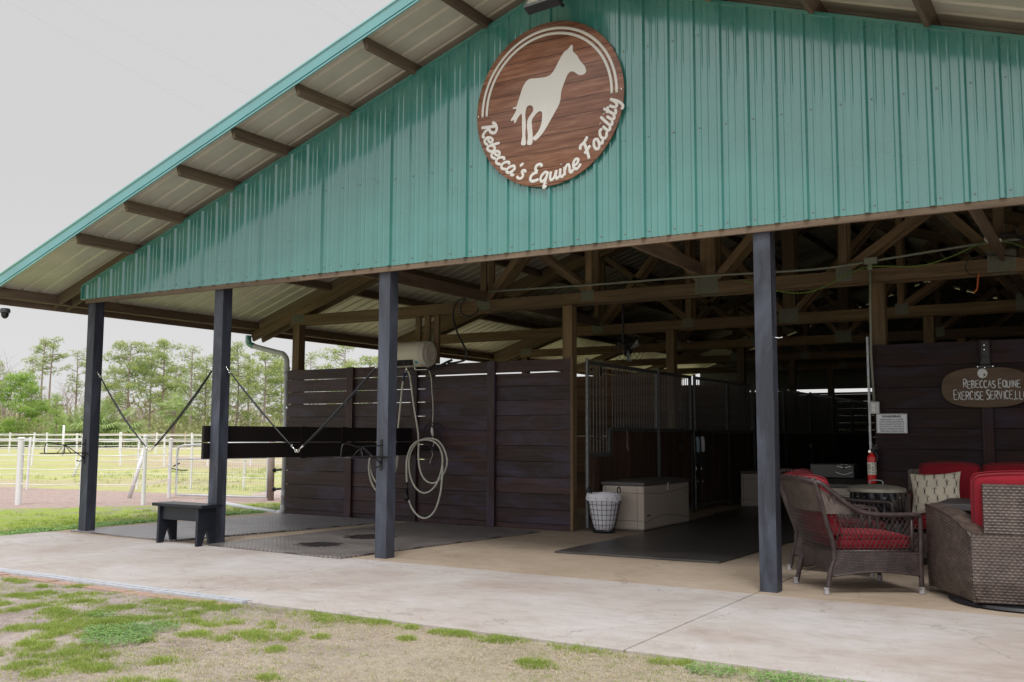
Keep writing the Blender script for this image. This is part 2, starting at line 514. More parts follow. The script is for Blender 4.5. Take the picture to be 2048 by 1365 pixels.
class MB:
    def __init__(s):
        s.v, s.f, s.uv, s.t = [], [], [], []
    def add(s, vs, fs, uvs=None, t=None):
        o = len(s.v)
        s.v += [tuple(q) for q in vs]
        if t is None:
            t = random.random()
        for i, fc in enumerate(fs):
            s.f.append([o+k for k in fc])
            if uvs:
                s.uv += uvs[i]
            else:
                s.uv += [(vs[k][0]+vs[k][1], vs[k][2]) for k in fc]
            s.t.append(t)
        return s
    def obox(s, M, sx, sy, sz, t=None):
        """box of size sx,sy,sz centred at origin of matrix M"""
        hx, hy, hz = sx/2, sy/2, sz/2
        c = [(-hx, -hy, -hz), (hx, -hy, -hz), (hx, hy, -hz), (-hx, hy, -hz), (-hx, -hy, hz), (hx, -hy, hz), (hx, hy, hz), (-hx, hy, hz)]
        fs = [(0, 3, 2, 1), (4, 5, 6, 7), (0, 1, 5, 4), (2, 3, 7, 6), (1, 2, 6, 5), (3, 0, 4, 7)]
        na = [2, 2, 1, 1, 0, 0]
        dims = (sx, sy, sz)
        Lx = dims.index(max(dims))
        ru, rv = random.random()*40, random.random()*40
        uvs = []
        for fi, fc in enumerate(fs):
            ax = [a for a in (0, 1, 2) if a != na[fi]]
            if Lx in ax:
                ua = Lx
                va = [a for a in ax if a != Lx][0]
            else:
                ua, va = ax
            uvs.append([(c[k][ua]+ru+fi*.37, c[k][va]+rv+fi*.71) for k in fc])
        return s.add([M @ Vector(q) for q in c], fs, uvs, t)
    def box(s, x0, x1, y0, y1, z0, z1, t=None):
        return s.obox(Matrix.Translation(((x0+x1)/2, (y0+y1)/2, (z0+z1)/2)), x1-x0, y1-y0, z1-z0, t)
    def rbox(s, cx, cy, cz, sx, sy, sz, rx=0, ry=0, rz=0):
        M = Matrix.Translation((cx, cy, cz)) @ Matrix.Rotation(rz, 4, 'Z') @ Matrix.Rotation(ry, 4, 'Y') @ Matrix.Rotation(rx, 4, 'X')
        return s.obox(M, sx, sy, sz)
    def beam(s, p0, p1, wd, ht, up=(0, 0, 1)):
        """beam from p0 to p1; ht measured along up-ish, wd sideways"""
        p0, p1 = Vector(p0), Vector(p1)
        d = p1-p0
        ln = d.length
        d.normalize()
        side = d.cross(Vector(up))
        if side.length < 1e-4:
            side = d.cross(Vector((0, 1, 0)))
        side.normalize()
        u = side.cross(d)
        c = (p0+p1)/2
        M = Matrix(((d.x, side.x, u.x, c.x), (d.y, side.y, u.y, c.y), (d.z, side.z, u.z, c.z), (0, 0, 0, 1)))
        return s.obox(M, ln, wd, ht)
    def tube(s, pts, r, n=8, closed=False, cap=True, rad=None, flat=None):
        pts = [Vector(p) for p in pts]
        K = len(pts)
        vs, fs = [], []
        prev = None
        for i, p in enumerate(pts):
            if closed:
                d = pts[(i+1) % K]-pts[i-1]
            else:
                d = pts[min(i+1, K-1)]-pts[max(i-1, 0)]
            if d.length < 1e-9:
                d = Vector((0, 0, 1))
            d.normalize()
            if prev is None:
                a = d.cross(Vector((0, 0, 1)))
                if a.length < .05:
                    a = d.cross(Vector((0, 1, 0)))
            else:
                a = prev-d*prev.dot(d)
            a.normalize()
            prev = a
            b = d.cross(a)
            rr = rad[i] if rad else r
            for k in range(n):
                q = 2*PI*k/n
                o = a*math.cos(q)*rr+b*math.sin(q)*rr
                if flat:
                    ax = Vector(flat[0])
                    o = o-ax*o.dot(ax)*(1-flat[1])
                vs.append(p+o)
        rng = K if closed else K-1
        for i in range(rng):
            j = (i+1) % K
            for k in range(n):
                k2 = (k+1) % n
                fs.append((i*n+k, i*n+k2, j*n+k2, j*n+k))
        if cap and not closed:
            fs.append(tuple(range(n-1, -1, -1)))
            fs.append(tuple((K-1)*n+k for k in range(n)))
        return s.add(vs, fs)
    def lathe(s, prof, c=(0, 0, 0), n=24, M=None, cap=True):
        vs, fs = [], []
        for r, z in prof:
            for k in range(n):
                q = 2*PI*k/n
                v = Vector((r*math.cos(q), r*math.sin(q), z))
                vs.append((M @ v) if M else v+Vector(c))
        for i in range(len(prof)-1):
            for k in range(n):
                k2 = (k+1) % n
                fs.append((i*n+k, i*n+k2, (i+1)*n+k2, (i+1)*n+k))
        if cap:
            fs.append(tuple(range(n-1, -1, -1)))
            fs.append(tuple((len(prof)-1)*n+k for k in range(n)))
        return s.add(vs, fs)
    def prism(s, pts, d):
        """closed outline pts (3D, coplanar) extruded by vector d"""
        d = Vector(d)
        K = len(pts)
        vs = [Vector(p) for p in pts]+[Vector(p)+d for p in pts]
        fs = [tuple(range(K-1, -1, -1)), tuple(range(K, 2*K))]
        for i in range(K):
            j = (i+1) % K
            fs.append((i, j, K+j, K+i))
        return s.add(vs, fs)
    def grid(s, fn, nu, nv, t=None):
        vs = [fn(i/nu, j/nv) for j in range(nv+1) for i in range(nu+1)]
        fs, uvs = [], []
        for j in range(nv):
            for i in range(nu):
                a = j*(nu+1)+i
                fs.append((a, a+1, a+nu+2, a+nu+1))
                uvs.append([(i/nu, j/nv), ((i+1)/nu, j/nv), ((i+1)/nu, (j+1)/nv), (i/nu, (j+1)/nv)])
        return s.add(vs, fs, uvs, t)
    def build(s, name, m, parent=None, world=False, smooth=False, bevel=0, loc=None, seg=2):
        off = Vector((0, 0, 0))
        if parent is not None and world:
            off = root_of(parent).location.copy()
        if loc is not None:
            off = Vector(loc)
        me = bpy.data.meshes.new(name)
        me.from_pydata([tuple(Vector(q)-off) for q in s.v], [], s.f)
        ul = me.uv_layers.new(name='UVMap')
        flat = [c for q in s.uv for c in q]
        if len(flat) == 2*len(me.loops):
            ul.data.foreach_set('uv', flat)
        at = me.attributes.new('tint', 'FLOAT', 'FACE')
        at.data.foreach_set('value', s.t)
        if isinstance(m, str):
            m = MAT[m]
        me.materials.append(m)
        if smooth:
            me.polygons.foreach_set('use_smooth', [True]*len(me.polygons))
        me.update()
        o = bpy.data.objects.new(name, me)
        col.objects.link(o)
        if parent is not None:
            o.parent = parent
        if loc is not None:
            o.location = loc
        if smooth == 'auto':
            me.polygons.foreach_set('use_smooth', [True]*len(me.polygons))
            md = o.modifiers.new('es', 'EDGE_SPLIT')
            md.split_angle = R(40)
        if bevel:
            md = o.modifiers.new('bv', 'BEVEL')
            md.width = bevel
            md.segments = seg
            md.limit_method = 'ANGLE'
            md.angle_limit = R(50)
        return o

def tag(o, label=None, cat=None, group=None, kind=None):
    if label:
        o['label'] = label
    if cat:
        o['category'] = cat
    if group:
        o['group'] = group
    if kind:
        o['kind'] = kind
    return o

def thing(name, label, cat, loc=(0, 0, 0), rz=0, group=None):
    o = bpy.data.objects.new(name, None)
    col.objects.link(o)
    o.empty_display_size = .1
    o.location = loc
    o.rotation_euler = (0, 0, rz)
    return tag(o, label, cat, group)

def copy_tree(o, parent=None):
    c = o.copy()
    col.objects.link(c)
    if parent is not None:
        c.parent = parent
    for ch in [x for x in o.children]:
        copy_tree(ch, c)
    return c

def smoothpts(P, k=6, closed=False):
    P = [Vector(p) for p in P]
    n = len(P)
    out = []
    rng = n if closed else n-1
    for i in range(rng):
        if closed:
            a, b, c, d = P[i-1], P[i], P[(i+1) % n], P[(i+2) % n]
        else:
            a, b, c, d = P[max(i-1, 0)], P[i], P[i+1], P[min(i+2, n-1)]
        for j in range(k):
            t = j/k
            out.append(.5*((2*b)+(c-a)*t+(2*a-5*b+4*c-d)*t*t+(3*b-a-3*c+d)*t**3))
    if not closed:
        out.append(P[-1])
    return out

def tri_soup(name, V, T, m, parent=None, quads=False, loc=None):
    """V: (N,3 or 4,3) float array, T: (N,) tints"""
    N_, K = V.shape[0], V.shape[1]
    me = bpy.data.meshes.new(name)
    me.vertices.add(N_*K)
    me.vertices.foreach_set('co', V.reshape(-1).astype(np.float32))
    me.loops.add(N_*K)
    me.loops.foreach_set('vertex_index', np.arange(N_*K, dtype=np.int32))
    me.polygons.add(N_)
    me.polygons.foreach_set('loop_start', np.arange(0, N_*K, K, dtype=np.int32))
    me.polygons.foreach_set('loop_total', np.full(N_, K, dtype=np.int32))
    me.update(calc_edges=True)
    at = me.attributes.new('tint', 'FLOAT', 'FACE')
    at.data.foreach_set('value', T.astype(np.float32))
    me.materials.append(MAT[m] if isinstance(m, str) else m)
    o = bpy.data.objects.new(name, me)
    col.objects.link(o)
    if parent is not None:
        o.parent = parent
    if loc is not None:
        o.location = loc
    return o

def struct(name, mb, m, **k):
    return tag(mb.build(name, m, **k), kind='structure')

# ================================================================ SETTING
GZ = -.02
mb = MB()
xs = [-700, -60, -20, -8, 0, 8, 20, 60, 700]
ys = [-300, -40, -12, 0, 12, 40, 120, 900]
for i in range(len(xs)-1):
    for j in range(len(ys)-1):
        a, b, c, d = xs[i], xs[i+1], ys[j], ys[j+1]
        mb.add([(a, c, GZ), (b, c, GZ), (b, d, GZ), (a, d, GZ)], [(0, 1, 2, 3)])
struct('ground', mb, 'ground')

# concrete: apron bays and floor bays with open joints over a dark bed
J = .010
xj = [-.38, 2.46, 4.86, 8.48, 12.1, 15.0]
mb = MB()
for i in range(len(xj)-1):
    mb.box(xj[i]+J/2, xj[i+1]-J/2, -2.43, -.095, -.3, 0)
struct('concrete_apron', mb, 'apron', bevel=.004)
mb = MB()
xf = [-.38, 4.86, 8.48, 12.1, 15.0]
for i in range(len(xf)-1):
    for (a, b) in ((-.085, 3.62), (3.62, 22)):
        mb.box(xf[i]+J/2, xf[i+1]-J/2, a+J/2, b-J/2, -.3, -.001)
struct('concrete_floor', mb, 'floor', bevel=.003)
mb = MB()
mb.box(-.36, 14.9, -2.4, 21.9, -.32, -.03)
struct('joint_bed', mb, 'seam')

# trench drain let into the front edge, and its edging pavers
t = thing('trench_drain', 'pale grey metal drain channel along the front edge of the concrete', 'drain', (2.4, -2.4, 0))
mb = MB()
for i in range(6):
    x0 = -.38+i*.98
    mb.box(x0+.002, x0+.978, -2.475, -2.434, -.06, .004)
mb.build('drain_edge', 'drain_metal', t, True)
mb = MB()
for i in range(6):
    x0 = -.38+i*.98
    mb.box(x0+.004, x0+.976, -2.425, -2.372, -.02, .006)
mb.build('drain_grate', 'drain_metal', t, True)
mb = MB()
for i in range(25):
    mb.box(-.38+i*.235, -.38+i*.235+.228, -2.59+random.uniform(-.004, .004), -2.479, -.1, -.010+random.uniform(-.006, .003))
tag(mb.build('paver_edging', 'brick', None, loc=(2.5, -2.5, -.05), bevel=.004), 'row of sunken reddish pavers along the outside of the drain', 'paver edging')

# ================================================================ BARN
barn = thing('barn', 'open fronted horse barn with green metal gable and dark blue posts', 'barn', (6.75, 0, 0))
APX, APZ, SL, SR = 6.72, 5.32, .3376, .352
BACK = 21.2
ZL0 = APZ-APX*SL     # panel top edge at x=0
def zoff(x, off=0):
    return (APZ-(APX-x)*SL if x <= APX else APZ-(x-APX)*SR)+off
XR = 13.55
HB = 2.875
# ribbed gable wall: profile along x, from z=HB to the slope
def rib_profile(x0, x1, pitch=.2286, phase=.0):
    pts = []
    k = int(math.floor((x0-phase)/pitch))-1
    while True:
        c = phase+k*pitch
        if c > x1+pitch:
            break
        for dx, h in ((-.026, 0), (-.012, .021+.006*(k % 4 == 1)), (.012, .021+.006*(k % 4 == 1)), (.026, 0), (.066, 0), (.074, .0045), (.082, .0045), (.090, 0), (.126, 0), (.134, .0045), (.142, .0045), (.150, 0), (.175, 0)):
            pts.append((c+dx, h))
        k += 1
    pts = [p for p in pts if x0 < p[0] < x1]
    return [(x0, 0)]+pts+[(x1, 0)]
pf = rib_profile(-.045, XR-.02, .2286, .012)
mb = MB()
vs, fs = [], []
for (x, h) in pf:
    wob = .0008*math.sin(x*9)
    top = zoff(x, -.004)
    zs = [HB, HB+(top-HB)*.33, HB+(top-HB)*.66, top]
    for kz, zz in enumerate(zs):
        vs.append((x, -h+wob*kz*(1 if kz < 3 else .4), zz))
for i in range(len(pf)-1):
    for k in range(3):
        fs.append((i*4+k, (i+1)*4+k, (i+1)*4+k+1, i*4+k+1))
mb.add(vs, fs)
gw = mb.build('gable_wall', 'teal', barn, True)
mb = MB()
for k in range(0, 60):
    x = .012+k*.2286+.052
    if x > XR-.1:
        break
    for zz in [HB+.055]+[z for z in (3.75, 4.55) if z < zoff(x)-.15]:
        mb.lathe([(.007, 0), (.007, .004), (.003, .006)], n=8, M=Matrix.Translation((x, -.001, zz)) @ Matrix.Rotation(PI/2, 4, 'X'))
mb.build('screw', 'rust_screw', gw, True)
# trim along the panel top and end, and bottom drip
mb = MB()
for (xa, xb) in ((-.06, APX), (APX, XR)):
    mb.beam((xa, -.016, zoff(xa, .006)), (xb, -.016, zoff(xb, .006)), .03, .026)
mb.box(-.075, -.045, -.03, .05, HB, zoff(-.06, .01))
mb.build('gable_trim', 'teal', gw, True)
# header timber behind the gable bottom
mb = MB()
for (a, b) in ((-.02, 3.6), (3.6, 7.2), (7.2, 10.8), (10.8, XR-.1)):
    mb.box(a+.001, b-.001, .004, .038, HB-.052, HB+.1)
mb.build('header_board', 'rough_wood', barn, True)

# roof sheet
OH = .80
D0 = .135       # sheet height above the gable panel edge
EX = -.80
def rprof():
    pts = []
    k = -4
    while True:
        c = k*.2286
        if c > BACK+.5:
            break
        for dx, h in ((-.030, 0), (-.015, .019), (.015, .019), (.030, 0), (.114, 0)):
            pts.append((c+dx, h))
        k += 1
    return [p for p in pts if -OH-.02 <= p[0] <= BACK+.4]
rp = rprof()
mb = MB()
for side in (0, 1):
    vs, fs = [], []
    xe = [EX-.03, APX] if side == 0 else [APX, 14.25]
    for (y, h) in rp:
        for x in xe:
            vs.append((x, y, zoff(x, D0+h)))
    for i in range(len(rp)-1):
        fs.append((i*2, i*2+1, (i+1)*2+1, (i+1)*2))
    mb.add(vs, fs, None, .5)
roof = mb.build('roof', 'deck', barn, True)
# painted top skin a touch above
mb = MB()
for side in (0, 1):
    vs, fs = [], []
    xe = [EX-.035, APX+.002] if side == 0 else [APX-.002, 14.26]
    for (y, h) in rp:
        for x in xe:
            vs.append((x, y, zoff(x, D0+h+.006)))
    for i in range(len(rp)-1):
        fs.append((i*2, i*2+1, (i+1)*2+1, (i+1)*2))
    mb.add(vs, fs, None, .5)
mb.build('roof_top', 'teal_top', roof, True)
# rake trim
mb = MB()
for (xa, xb) in ((EX-.06, APX), (APX, 14.3)):
    def q(x, y, o):
        return (x, y, zoff(x, o))
    vs = []
    for x in (xa, xb):
        for (y, o) in ((-OH-.03, .068), (-OH-.032, .20), (-OH-.045, .215), (-OH-.04, .235), (-OH+.09, .245), (-OH+.09, .235), (-OH-.02, .222), (-OH-.018, .078)):
            vs.append(q(x, y, o))
    n_ = 8
    fs = [(k, (k+1) % n_, n_+(k+1) % n_, n_+k) for k in range(n_)]+[tuple(range(n_-1, -1, -1)), tuple(range(n_, 2*n_))]
    mb.add(vs, fs)
rk = mb.build('rake_trim', 'teal_trim', barn, True)
mb = MB()
for (xa, xb) in ((EX-.06, APX), (APX, 14.3)):
    mb.beam((xa, -OH-.037, zoff(xa, .105)), (xb, -OH-.037, zoff(xb, .105)), .012, .012)
    mb.beam((xa, -OH-.036, zoff(xa, .075)), (xb, -OH-.036, zoff(xb, .075)), .014, .016)
mb.build('trim_bead', 'teal_trim', rk, True)
mb = MB()

# eave fascia and its ledger
def fascia(x, sgn, par):
    m_ = MB()
    zt = zoff(x, D0)-.012
    ys_ = [-OH+.02, 3.5, 8.4, 13.3, 18.2, BACK+.3]
    for i in range(5):
        m_.box(x-.019, x+.019, ys_[i]+.001, ys_[i+1]-.001, zt-.145, zt)
    m_.build('fascia_board', 'rough_wood', par, True)
fascia(EX+.06, 1, barn)
fascia(14.1, -1, barn)
# purlins
PX = [-.62, .90, 1.73, 2.57, 3.38, 4.25, 5.10, 5.95, 6.62, 7.35, 8.19, 9.03, 9.87, 10.72, 11.57, 12.42, 13.3]
for x in PX:
    m_ = MB()
    sl = -SL if x > APX else SL
    zt = zoff(x, D0)-.004
    if x < 0:
        zt -= .0
    ang = math.atan(SL if x < APX else -SR)
    ysg = [-OH+.025, 3.5, 6.95, 10.4, 13.85, 17.3, BACK]
    for i in range(6):
        yc = (ysg[i]+ysg[i+1])/2
        M = Matrix.Translation((x, yc, zt-.067)) @ Matrix.Rotation(-ang, 4, 'Y')
        m_.obox(M, .04, ysg[i+1]-ysg[i]-.002, .128)
    m_.build('purlin', 'rough_wood', barn, True)
# lookout board of the lowest bay
mb = MB()
for yy in (.006, .2):
    mb.beam((EX+.08, yy+.017, zoff(EX+.08, .055)), (.86, yy+.017, zoff(.86, .055)), .034, .135)
mb.build('rafter_tail', 'rough_wood', barn, True)

# trusses: pairs sandwiching the posts
def truss(y, parent, front=False):
    tr = MB()
    ch = .145
    def chord(xa, xb, off, nm='w'):
        m_ = MB()
        m_.beam((xa, y+.019, zoff(xa, off)), (xb, y+.019, zoff(xb, off)), .037, ch)
        return m_
    bc = MB()
    for (a, b) in ((.12, 3.66), (3.66, 6.84), (6.84, 10.02), (10.02, XR)):
        bc.box(a+.001, b-.001, y, y+.038, HB+.002, HB+.147)
    root = bc.build('truss', 'pine', parent, True)
    for (a, b) in ((EX+.1 if not front else 0, APX), (APX, 14.05)):
        chord(a, b, -.078).build('top_chord', 'pine', root, True)
    def web(p, q, wd=.089):
        m_ = MB()
        m_.beam((p[0], y+.019, p[1]), (q[0], y+.019, q[1]), .036, wd, (0, 1, 0)) if False else m_.beam((p[0], y+.019, p[1]), (q[0], y+.019, q[1]), .036, wd, (-(q[1]-p[1]), 0, q[0]-p[0]))
        m_.build('web', 'pine', root, True)
    zb = HB+.15
    for x in (3.67, 5.27, 8.42, 9.97):
        web((x, zb), (x, zoff(x, -.155)))
    web((6.855, zb), (6.855, zoff(6.855, -.16)), .18)
    for s_ in (-1, 1):
        c0 = 6.845
        web((c0+s_*1.63, zb+.03), (c0+s_*3.02, zoff(c0+s_*3.02, -.2)))
        web((c0+s_*.12, zb+.05), (c0+s_*1.5, zoff(c0+s_*1.5, -.2)))
        web((c0+s_*3.1, zb+.03), (c0+s_*1.9, zb+1.35))
    for (xa, xb, za, zb_) in ((.16, .42, HB+.04, HB+.17), (3.58, 3.78, HB+.02, HB+.19), (5.17, 5.36, HB+.03, HB+.17), (6.70, 6.99, HB+.01, HB+.22), (8.34, 8.53, HB+.03, HB+.19), (9.86, 10.13, HB+.01, HB+.23)):
        # toothed plate: shallow vertical corrugation
        k = int((xb-xa)/.022)
        pl = MB()
        for i in range(k):
            pl.box(xa+i*.022, xa+i*.022+.019, y-.0035-.001*(i % 2), y-.0008, za, zb_)
        pl.build('nail_plate', 'nailplate', root, True)
    return root
for i, y in enumerate((.044, 3.45, 6.9, 10.35, 13.8, 17.25)):
    truss(y, barn, i == 0)
    truss(y+.20, barn, i == 0)
# blocking between purlins over the second frame
for y in (3.45, 6.9, 10.35):
    for a, b in zip([-.55, .95, 1.78, 2.62, 3.43, 4.30, 5.15, 6.0], [.87, 1.70, 2.54, 3.35, 4.22, 5.07, 5.92, 6.6]):
        MB().beam((a, y+.019, zoff(a, .06)), (b, y+.019, zoff(b, .06)), .036, .13).build('blocking', 'rough_wood', barn, True)
# long braces lying on the bottom chords
for (p, q) in (((4.2, .12, 2.94), (3.70, 3.5, 3.07)), ((7.35, .12, 2.93), (6.78, 3.44, 3.18)), ((3.7, 3.5, 3.07), (3.7, 10.3, 3.07)), ((10.0, .12, 3.06), (10.0, 10.3, 3.06))):
    MB().beam(p, q, .037, .14).build('brace', 'rough_wood', barn, True)

# painted front posts
for x in (-.012, 2.268, 4.649, 8.484, 12.3):
    m_ = MB().box(x, x+.139, .042, .181, -.02, HB+.3)
    m_.build('post', 'post', barn, True, bevel=.006)
# raw inner posts
for y in (3.51, 6.96, 10.41, 13.86, 17.3):
    for x in (.12, 4.862, 8.692, 13.3):
        if y > 5 and x == .12 and y < 6:
            continue
        MB().box(x, x+.138, y, y+.138, -.02, HB+.001 if True else 3).build('inner_post', 'pine', barn, True, bevel=.004)
# right and rear walls added to darken the interior, left stall wall
def boards(x0, x1, y0, y1, z0, z1, m='stall_wood', h=.2, name='board_wall', par=barn, gap=.004):
    m_ = MB()
    z = z0
    while z < z1-.02:
        zz = min(z+h, z1)
        m_.box(x0, x1, y0, y1, z, zz-gap)
        z = zz
    return m_.build(name, m, par, True)
boards(13.46, 13.49, 3.6, 21, 0, 2.95)
boards(.10, .13, 7.0, 10.4, 0, 2.22, 'raw_board')
boards(.10, .13, 10.41, 21, 0, 2.5, 'raw_board')
boards(.2, 13.4, 20.9, 20.93, 0, 2.46)
m_ = MB()
m_.prism([(.15, 21.0, 2.56), (13.4, 21.0, 2.56), (13.4, 21.0, zoff(13.4, .12)), (APX, 21.0, zoff(APX, .12)), (.15, 21.0, zoff(.15, .12))], (0, .03, 0))
m_.build('rear_gable', 'dark_box', barn, True)  # dark tone put in for the gloom of the deep interior
for y in (7.1, 10.55, 14.0, 17.45):
    boards(.2, 5.05, y, y+.03, 0, 2.2, 'raw_board')
boards(8.83, 8.86, 3.62, 20.8, 0, 2.2)

# ---------------------------------------------------------------- plank walls
def plank_wall(name, label, x0, x1, y, seams, battens, m, gapz):
    t = thing(name, label, 'wall', ((x0+x1)/2, y, 0))
    segs = [x0]+[b[0]+.05 for b in battens]+[x1]
    m_ = MB()
    for k in range(len(seams)-1):
        za, zb = seams[k], seams[k+1]
        for i in range(len(segs)-1):
            g0 = gapz(k, i)
            wv = random.uniform(-.004, .004)
            # slightly bowed long plank
            a, b = segs[i]+.001, segs[i+1]-.001
            n_ = 10
            vs = []
            ph = random.random()*6
            for j in range(n_+1):
                xx = a+(b-a)*j/n_
                e1 = za+.003+.0012*math.sin(j*.9+ph)
                e2 = zb-max(g0, .003)+.0012*math.sin(j*.7+ph*2)
                yy = y+wv+.001*math.sin(j*.6+ph)
                vs += [(xx, yy, e1), (xx, yy, e2), (xx, yy+.036, e1), (xx, yy+.036, e2)]
            fs, uvs = [], []
            ru, rv = random.random()*30, random.random()*30
            for j in range(n_):
                o = j*4
                for fc, off in (((o, o+4, o+5, o+1), 0), ((o+2, o+3, o+7, o+6), .5), ((o+1, o+5, o+7, o+3), .2), ((o, o+2, o+6, o+4), .8)):
                    fs.append(fc)
                    uvs.append([(vs[q][0]+ru, vs[q][2]+vs[q][1]+rv+off) for q in fc])
            fs.append((0, 1, 3, 2))
            uvs.append([(vs[q][1], vs[q][2]) for q in (0, 1, 3, 2)])
            e = n_*4
            fs.append((e, e+2, e+3, e+1))
            uvs.append([(vs[q][1], vs[q][2]) for q in (e, e+2, e+3, e+1)])
            m_.add(vs, fs, uvs, random.random())
    m_.build('planks', m, t, True)
    bk = MB()  # added dark strips block light so the seams read as shadow lines
    for k in range(1, len(seams)-1):
        for i in range(len(segs)-1):
            if gapz(k-1, i) <= .0031:
                bk.box(segs[i]+.001, segs[i+1]-.001, y+.046, y+.056, seams[k]-.035, seams[k]+.035)
    bk.build('seam_light_block', 'shade_black', t, True)
    for (bx, wd) in battens:
        MB().box(bx, bx+wd, y-.045, y-.006, .0, seams[-1]+.004).build('batten', m, t, True, bevel=.003)
    return t
S1 = [.0, .075, .255, .455, .66, .865, 1.07, 1.27, 1.465, 1.66, 1.845, 2.03, 2.185]
def g1(k, i):
    if k == 11 and i >= 2:
        return .022
    if k >= 8 and i < 3:
        return .012
    return .004
def g1b(k, i):
    z = k
    if k == 10 and i >= 2:
        return .015
    if (k in (8, 9, 10) and i < 3) or (i == 2 and k in (4, 5, 7)):
        return .0035
    return .003
plank_wall('plank_wall', 'dark purple stained plank wall behind the wash bays', .085, 5.0, 3.468, S1, [(1.30, .12), (2.49, .1), (3.76, .12)], 'stain', g1b)
S2 = [0, .19, .41, .62, .84, 1.07, 1.29, 1.50, 1.72, 1.95, 2.19]
plank_wall('plank_wall', 'very dark plank wall carrying the oval sign and warning notice', 8.70, 13.4, 3.468, S2, [(9.75, .105), (11.2, .105)], 'stain_dark', lambda k, i: .003)
# corner battens of raw timber on the aisle side
MB().box(5.004, 5.04, 3.455, 3.50, 0, 2.19).build('corner_board', 'pine', barn, True)
# skirting under the plank wall
# wash stall divider rail from second post to the wall
t = thing('divider_rail', 'two black boards running back from second post between the wash bays', 'rail', (2.4, 1.7, 0))
for (za, zb) in ((.925, 1.102), (1.112, 1.295)):
    MB().beam((2.222, -.02, (za+zb)/2), (2.50, 3.42, (za+zb)/2), .04, zb-za).build('board', 'rail_dark', t, True, bevel=.003)
for k in (.42, .62):
    m_ = MB()
    m_.beam((2.222+.278*k+.026, -.02+3.44*k, .91), (2.222+.278*k+.026, -.02+3.44*k, 1.30), .02, .09, (0, 1, 0))
    m_.build('cleat', 'rail_dark', t, True)

# ---------------------------------------------------------------- rubber mats
def rubber(name, label, pts, m, th=.018):
    z0 = .001
    n_ = 14
    P = []
    K = len(pts)
    for i in range(K):
        a, b = Vector(pts[i]+(0,)), Vector(pts[(i+1) % K]+(0,))
        for j in range(n_):
            p = a.lerp(b, j/n_)
            P.append((p.x+random.uniform(-.004, .004), p.y+random.uniform(-.004, .004), z0))
    mb = MB().prism(P, (0, 0, th))
    cx = sum(p[0] for p in pts)/K
    cy = sum(p[1] for p in pts)/K
    return tag(mb.build(name, m, None, loc=(cx, cy, 0), bevel=.003), label, 'mat')
rubber('rubber_mat', 'grey diamond tread rubber mat in the far left wash bay', [(-.16, .03), (1.82, -.07), (2.33, 3.33), (.22, 3.40)], 'tread_mat')
rubber('rubber_mat', 'grey diamond tread rubber mat with two wet patches, between second and third posts', [(2.47, -.12), (4.43, -.22), (4.73, 3.17), (2.62, 3.36)], 'tread_mat_wet')
rubber('rubber_mat', 'smooth black rubber mat running down the barn aisle', [(5.92, 1.38), (7.65, 1.48), (7.70, 3.83), (7.9, 7.2), (5.6, 7.2), (5.90, 3.75)], 'plain_mat')
rubber('rubber_mat', 'black rubber mat deeper in the aisle past the first stall', [(5.55, 7.22), (7.9, 7.22), (7.9, 13), (5.55, 13)], 'plain_mat')

# ---------------------------------------------------------------- bench
t = thing('step_bench', 'small black wooden step bench in front of second post', 'bench', (2.12, -.12, 0), R(-2))
B = MB()
B.box(-.42, .42, -.145, .145, .405, .44)
B.build('seat', 'bench', t, bevel=.008)
for sx_ in (-1, 1):
    x = sx_*.325
    pts = [(x-.018, -.125, 0), (x-.018, -.12, .405), (x-.018, .12, .405), (x-.018, .125, 0), (x-.018, .055, 0), (x-.018, 0, .17), (x-.018, -.055, 0)]
    MB().prism(pts, (.036, 0, 0)).build('leg', 'bench', t, bevel=.003)
MB().box(-.306, .306, -.09, -.072, .26, .404).build('apron', 'bench', t, bevel=.002)

# ---------------------------------------------------------------- downspout and gutter
t = thing('downspout', 'grey pvc downspout from the eave beside the plank wall end', 'downspout', (0, 3.5, 0))
path = smoothpts([(-.74, 3.42, 2.76), (-.74, 3.42, 2.68), (-.73, 3.43, 2.63), (-.66, 3.46, 2.59)], 4)
MB().tube(path, .048, 14).build('outlet', 'teal', t, True, True)
path = smoothpts([(-.68, 3.45, 2.60), (-.55, 3.48, 2.56), (-.2, 3.52, 2.475), (-.09, 3.53, 2.445), (-.02, 3.53, 2.37), (-.005, 3.53, 2.26), (-.005, 3.53, 2.16)], 5)
MB().tube(path, .042, 14).build('elbow_pipe', 'pvc', t, True, True)
m_ = MB()
m_.tube([(-.005, 3.53, 2.2), (-.005, 3.53, 2.24), (-.005, 3.53, 2.245)], .055, 14, rad=[.047, .055, .047])
m_.tube([(-.005, 3.53, 2.03), (-.005, 3.53, 2.17)], .052, 14, rad=[.036, .053])
m_.tube([(-.005, 3.53, 1.58), (-.005, 3.53, 1.64)], .041, 14)
m_.tube([(-.005, 3.53, .24), (-.005, 3.53, .34)], .041, 14)
m_.build('coupling', 'pvc', t, True, True)
MB().tube([(-.005, 3.53, 2.1), (-.005, 3.53, .1)], .035, 14).build('pipe', 'pvc', t, True, True)
path = smoothpts([(-.005, 3.53, .13), (-.01, 3.53, .05), (-.06, 3.545, .01), (-.14, 3.57, .0)], 5)
m_ = MB().tube(path, .047, 14)
m_.tube([(-.12, 3.565, .0), (-.9, 3.85, -.0), (-1.9, 4.3, .0), (-3.2, 4.9, -.01)], .04, 12)
m_.build('ground_pipe', 'pvc', t, True, True)
m_ = MB().box(.03, .085, 3.50, 3.515, 1.60, 1.63)
m_.box(.03, .085, 3.50, 3.515, .9, .93)
m_.build('bracket', 'chrome', t, True)
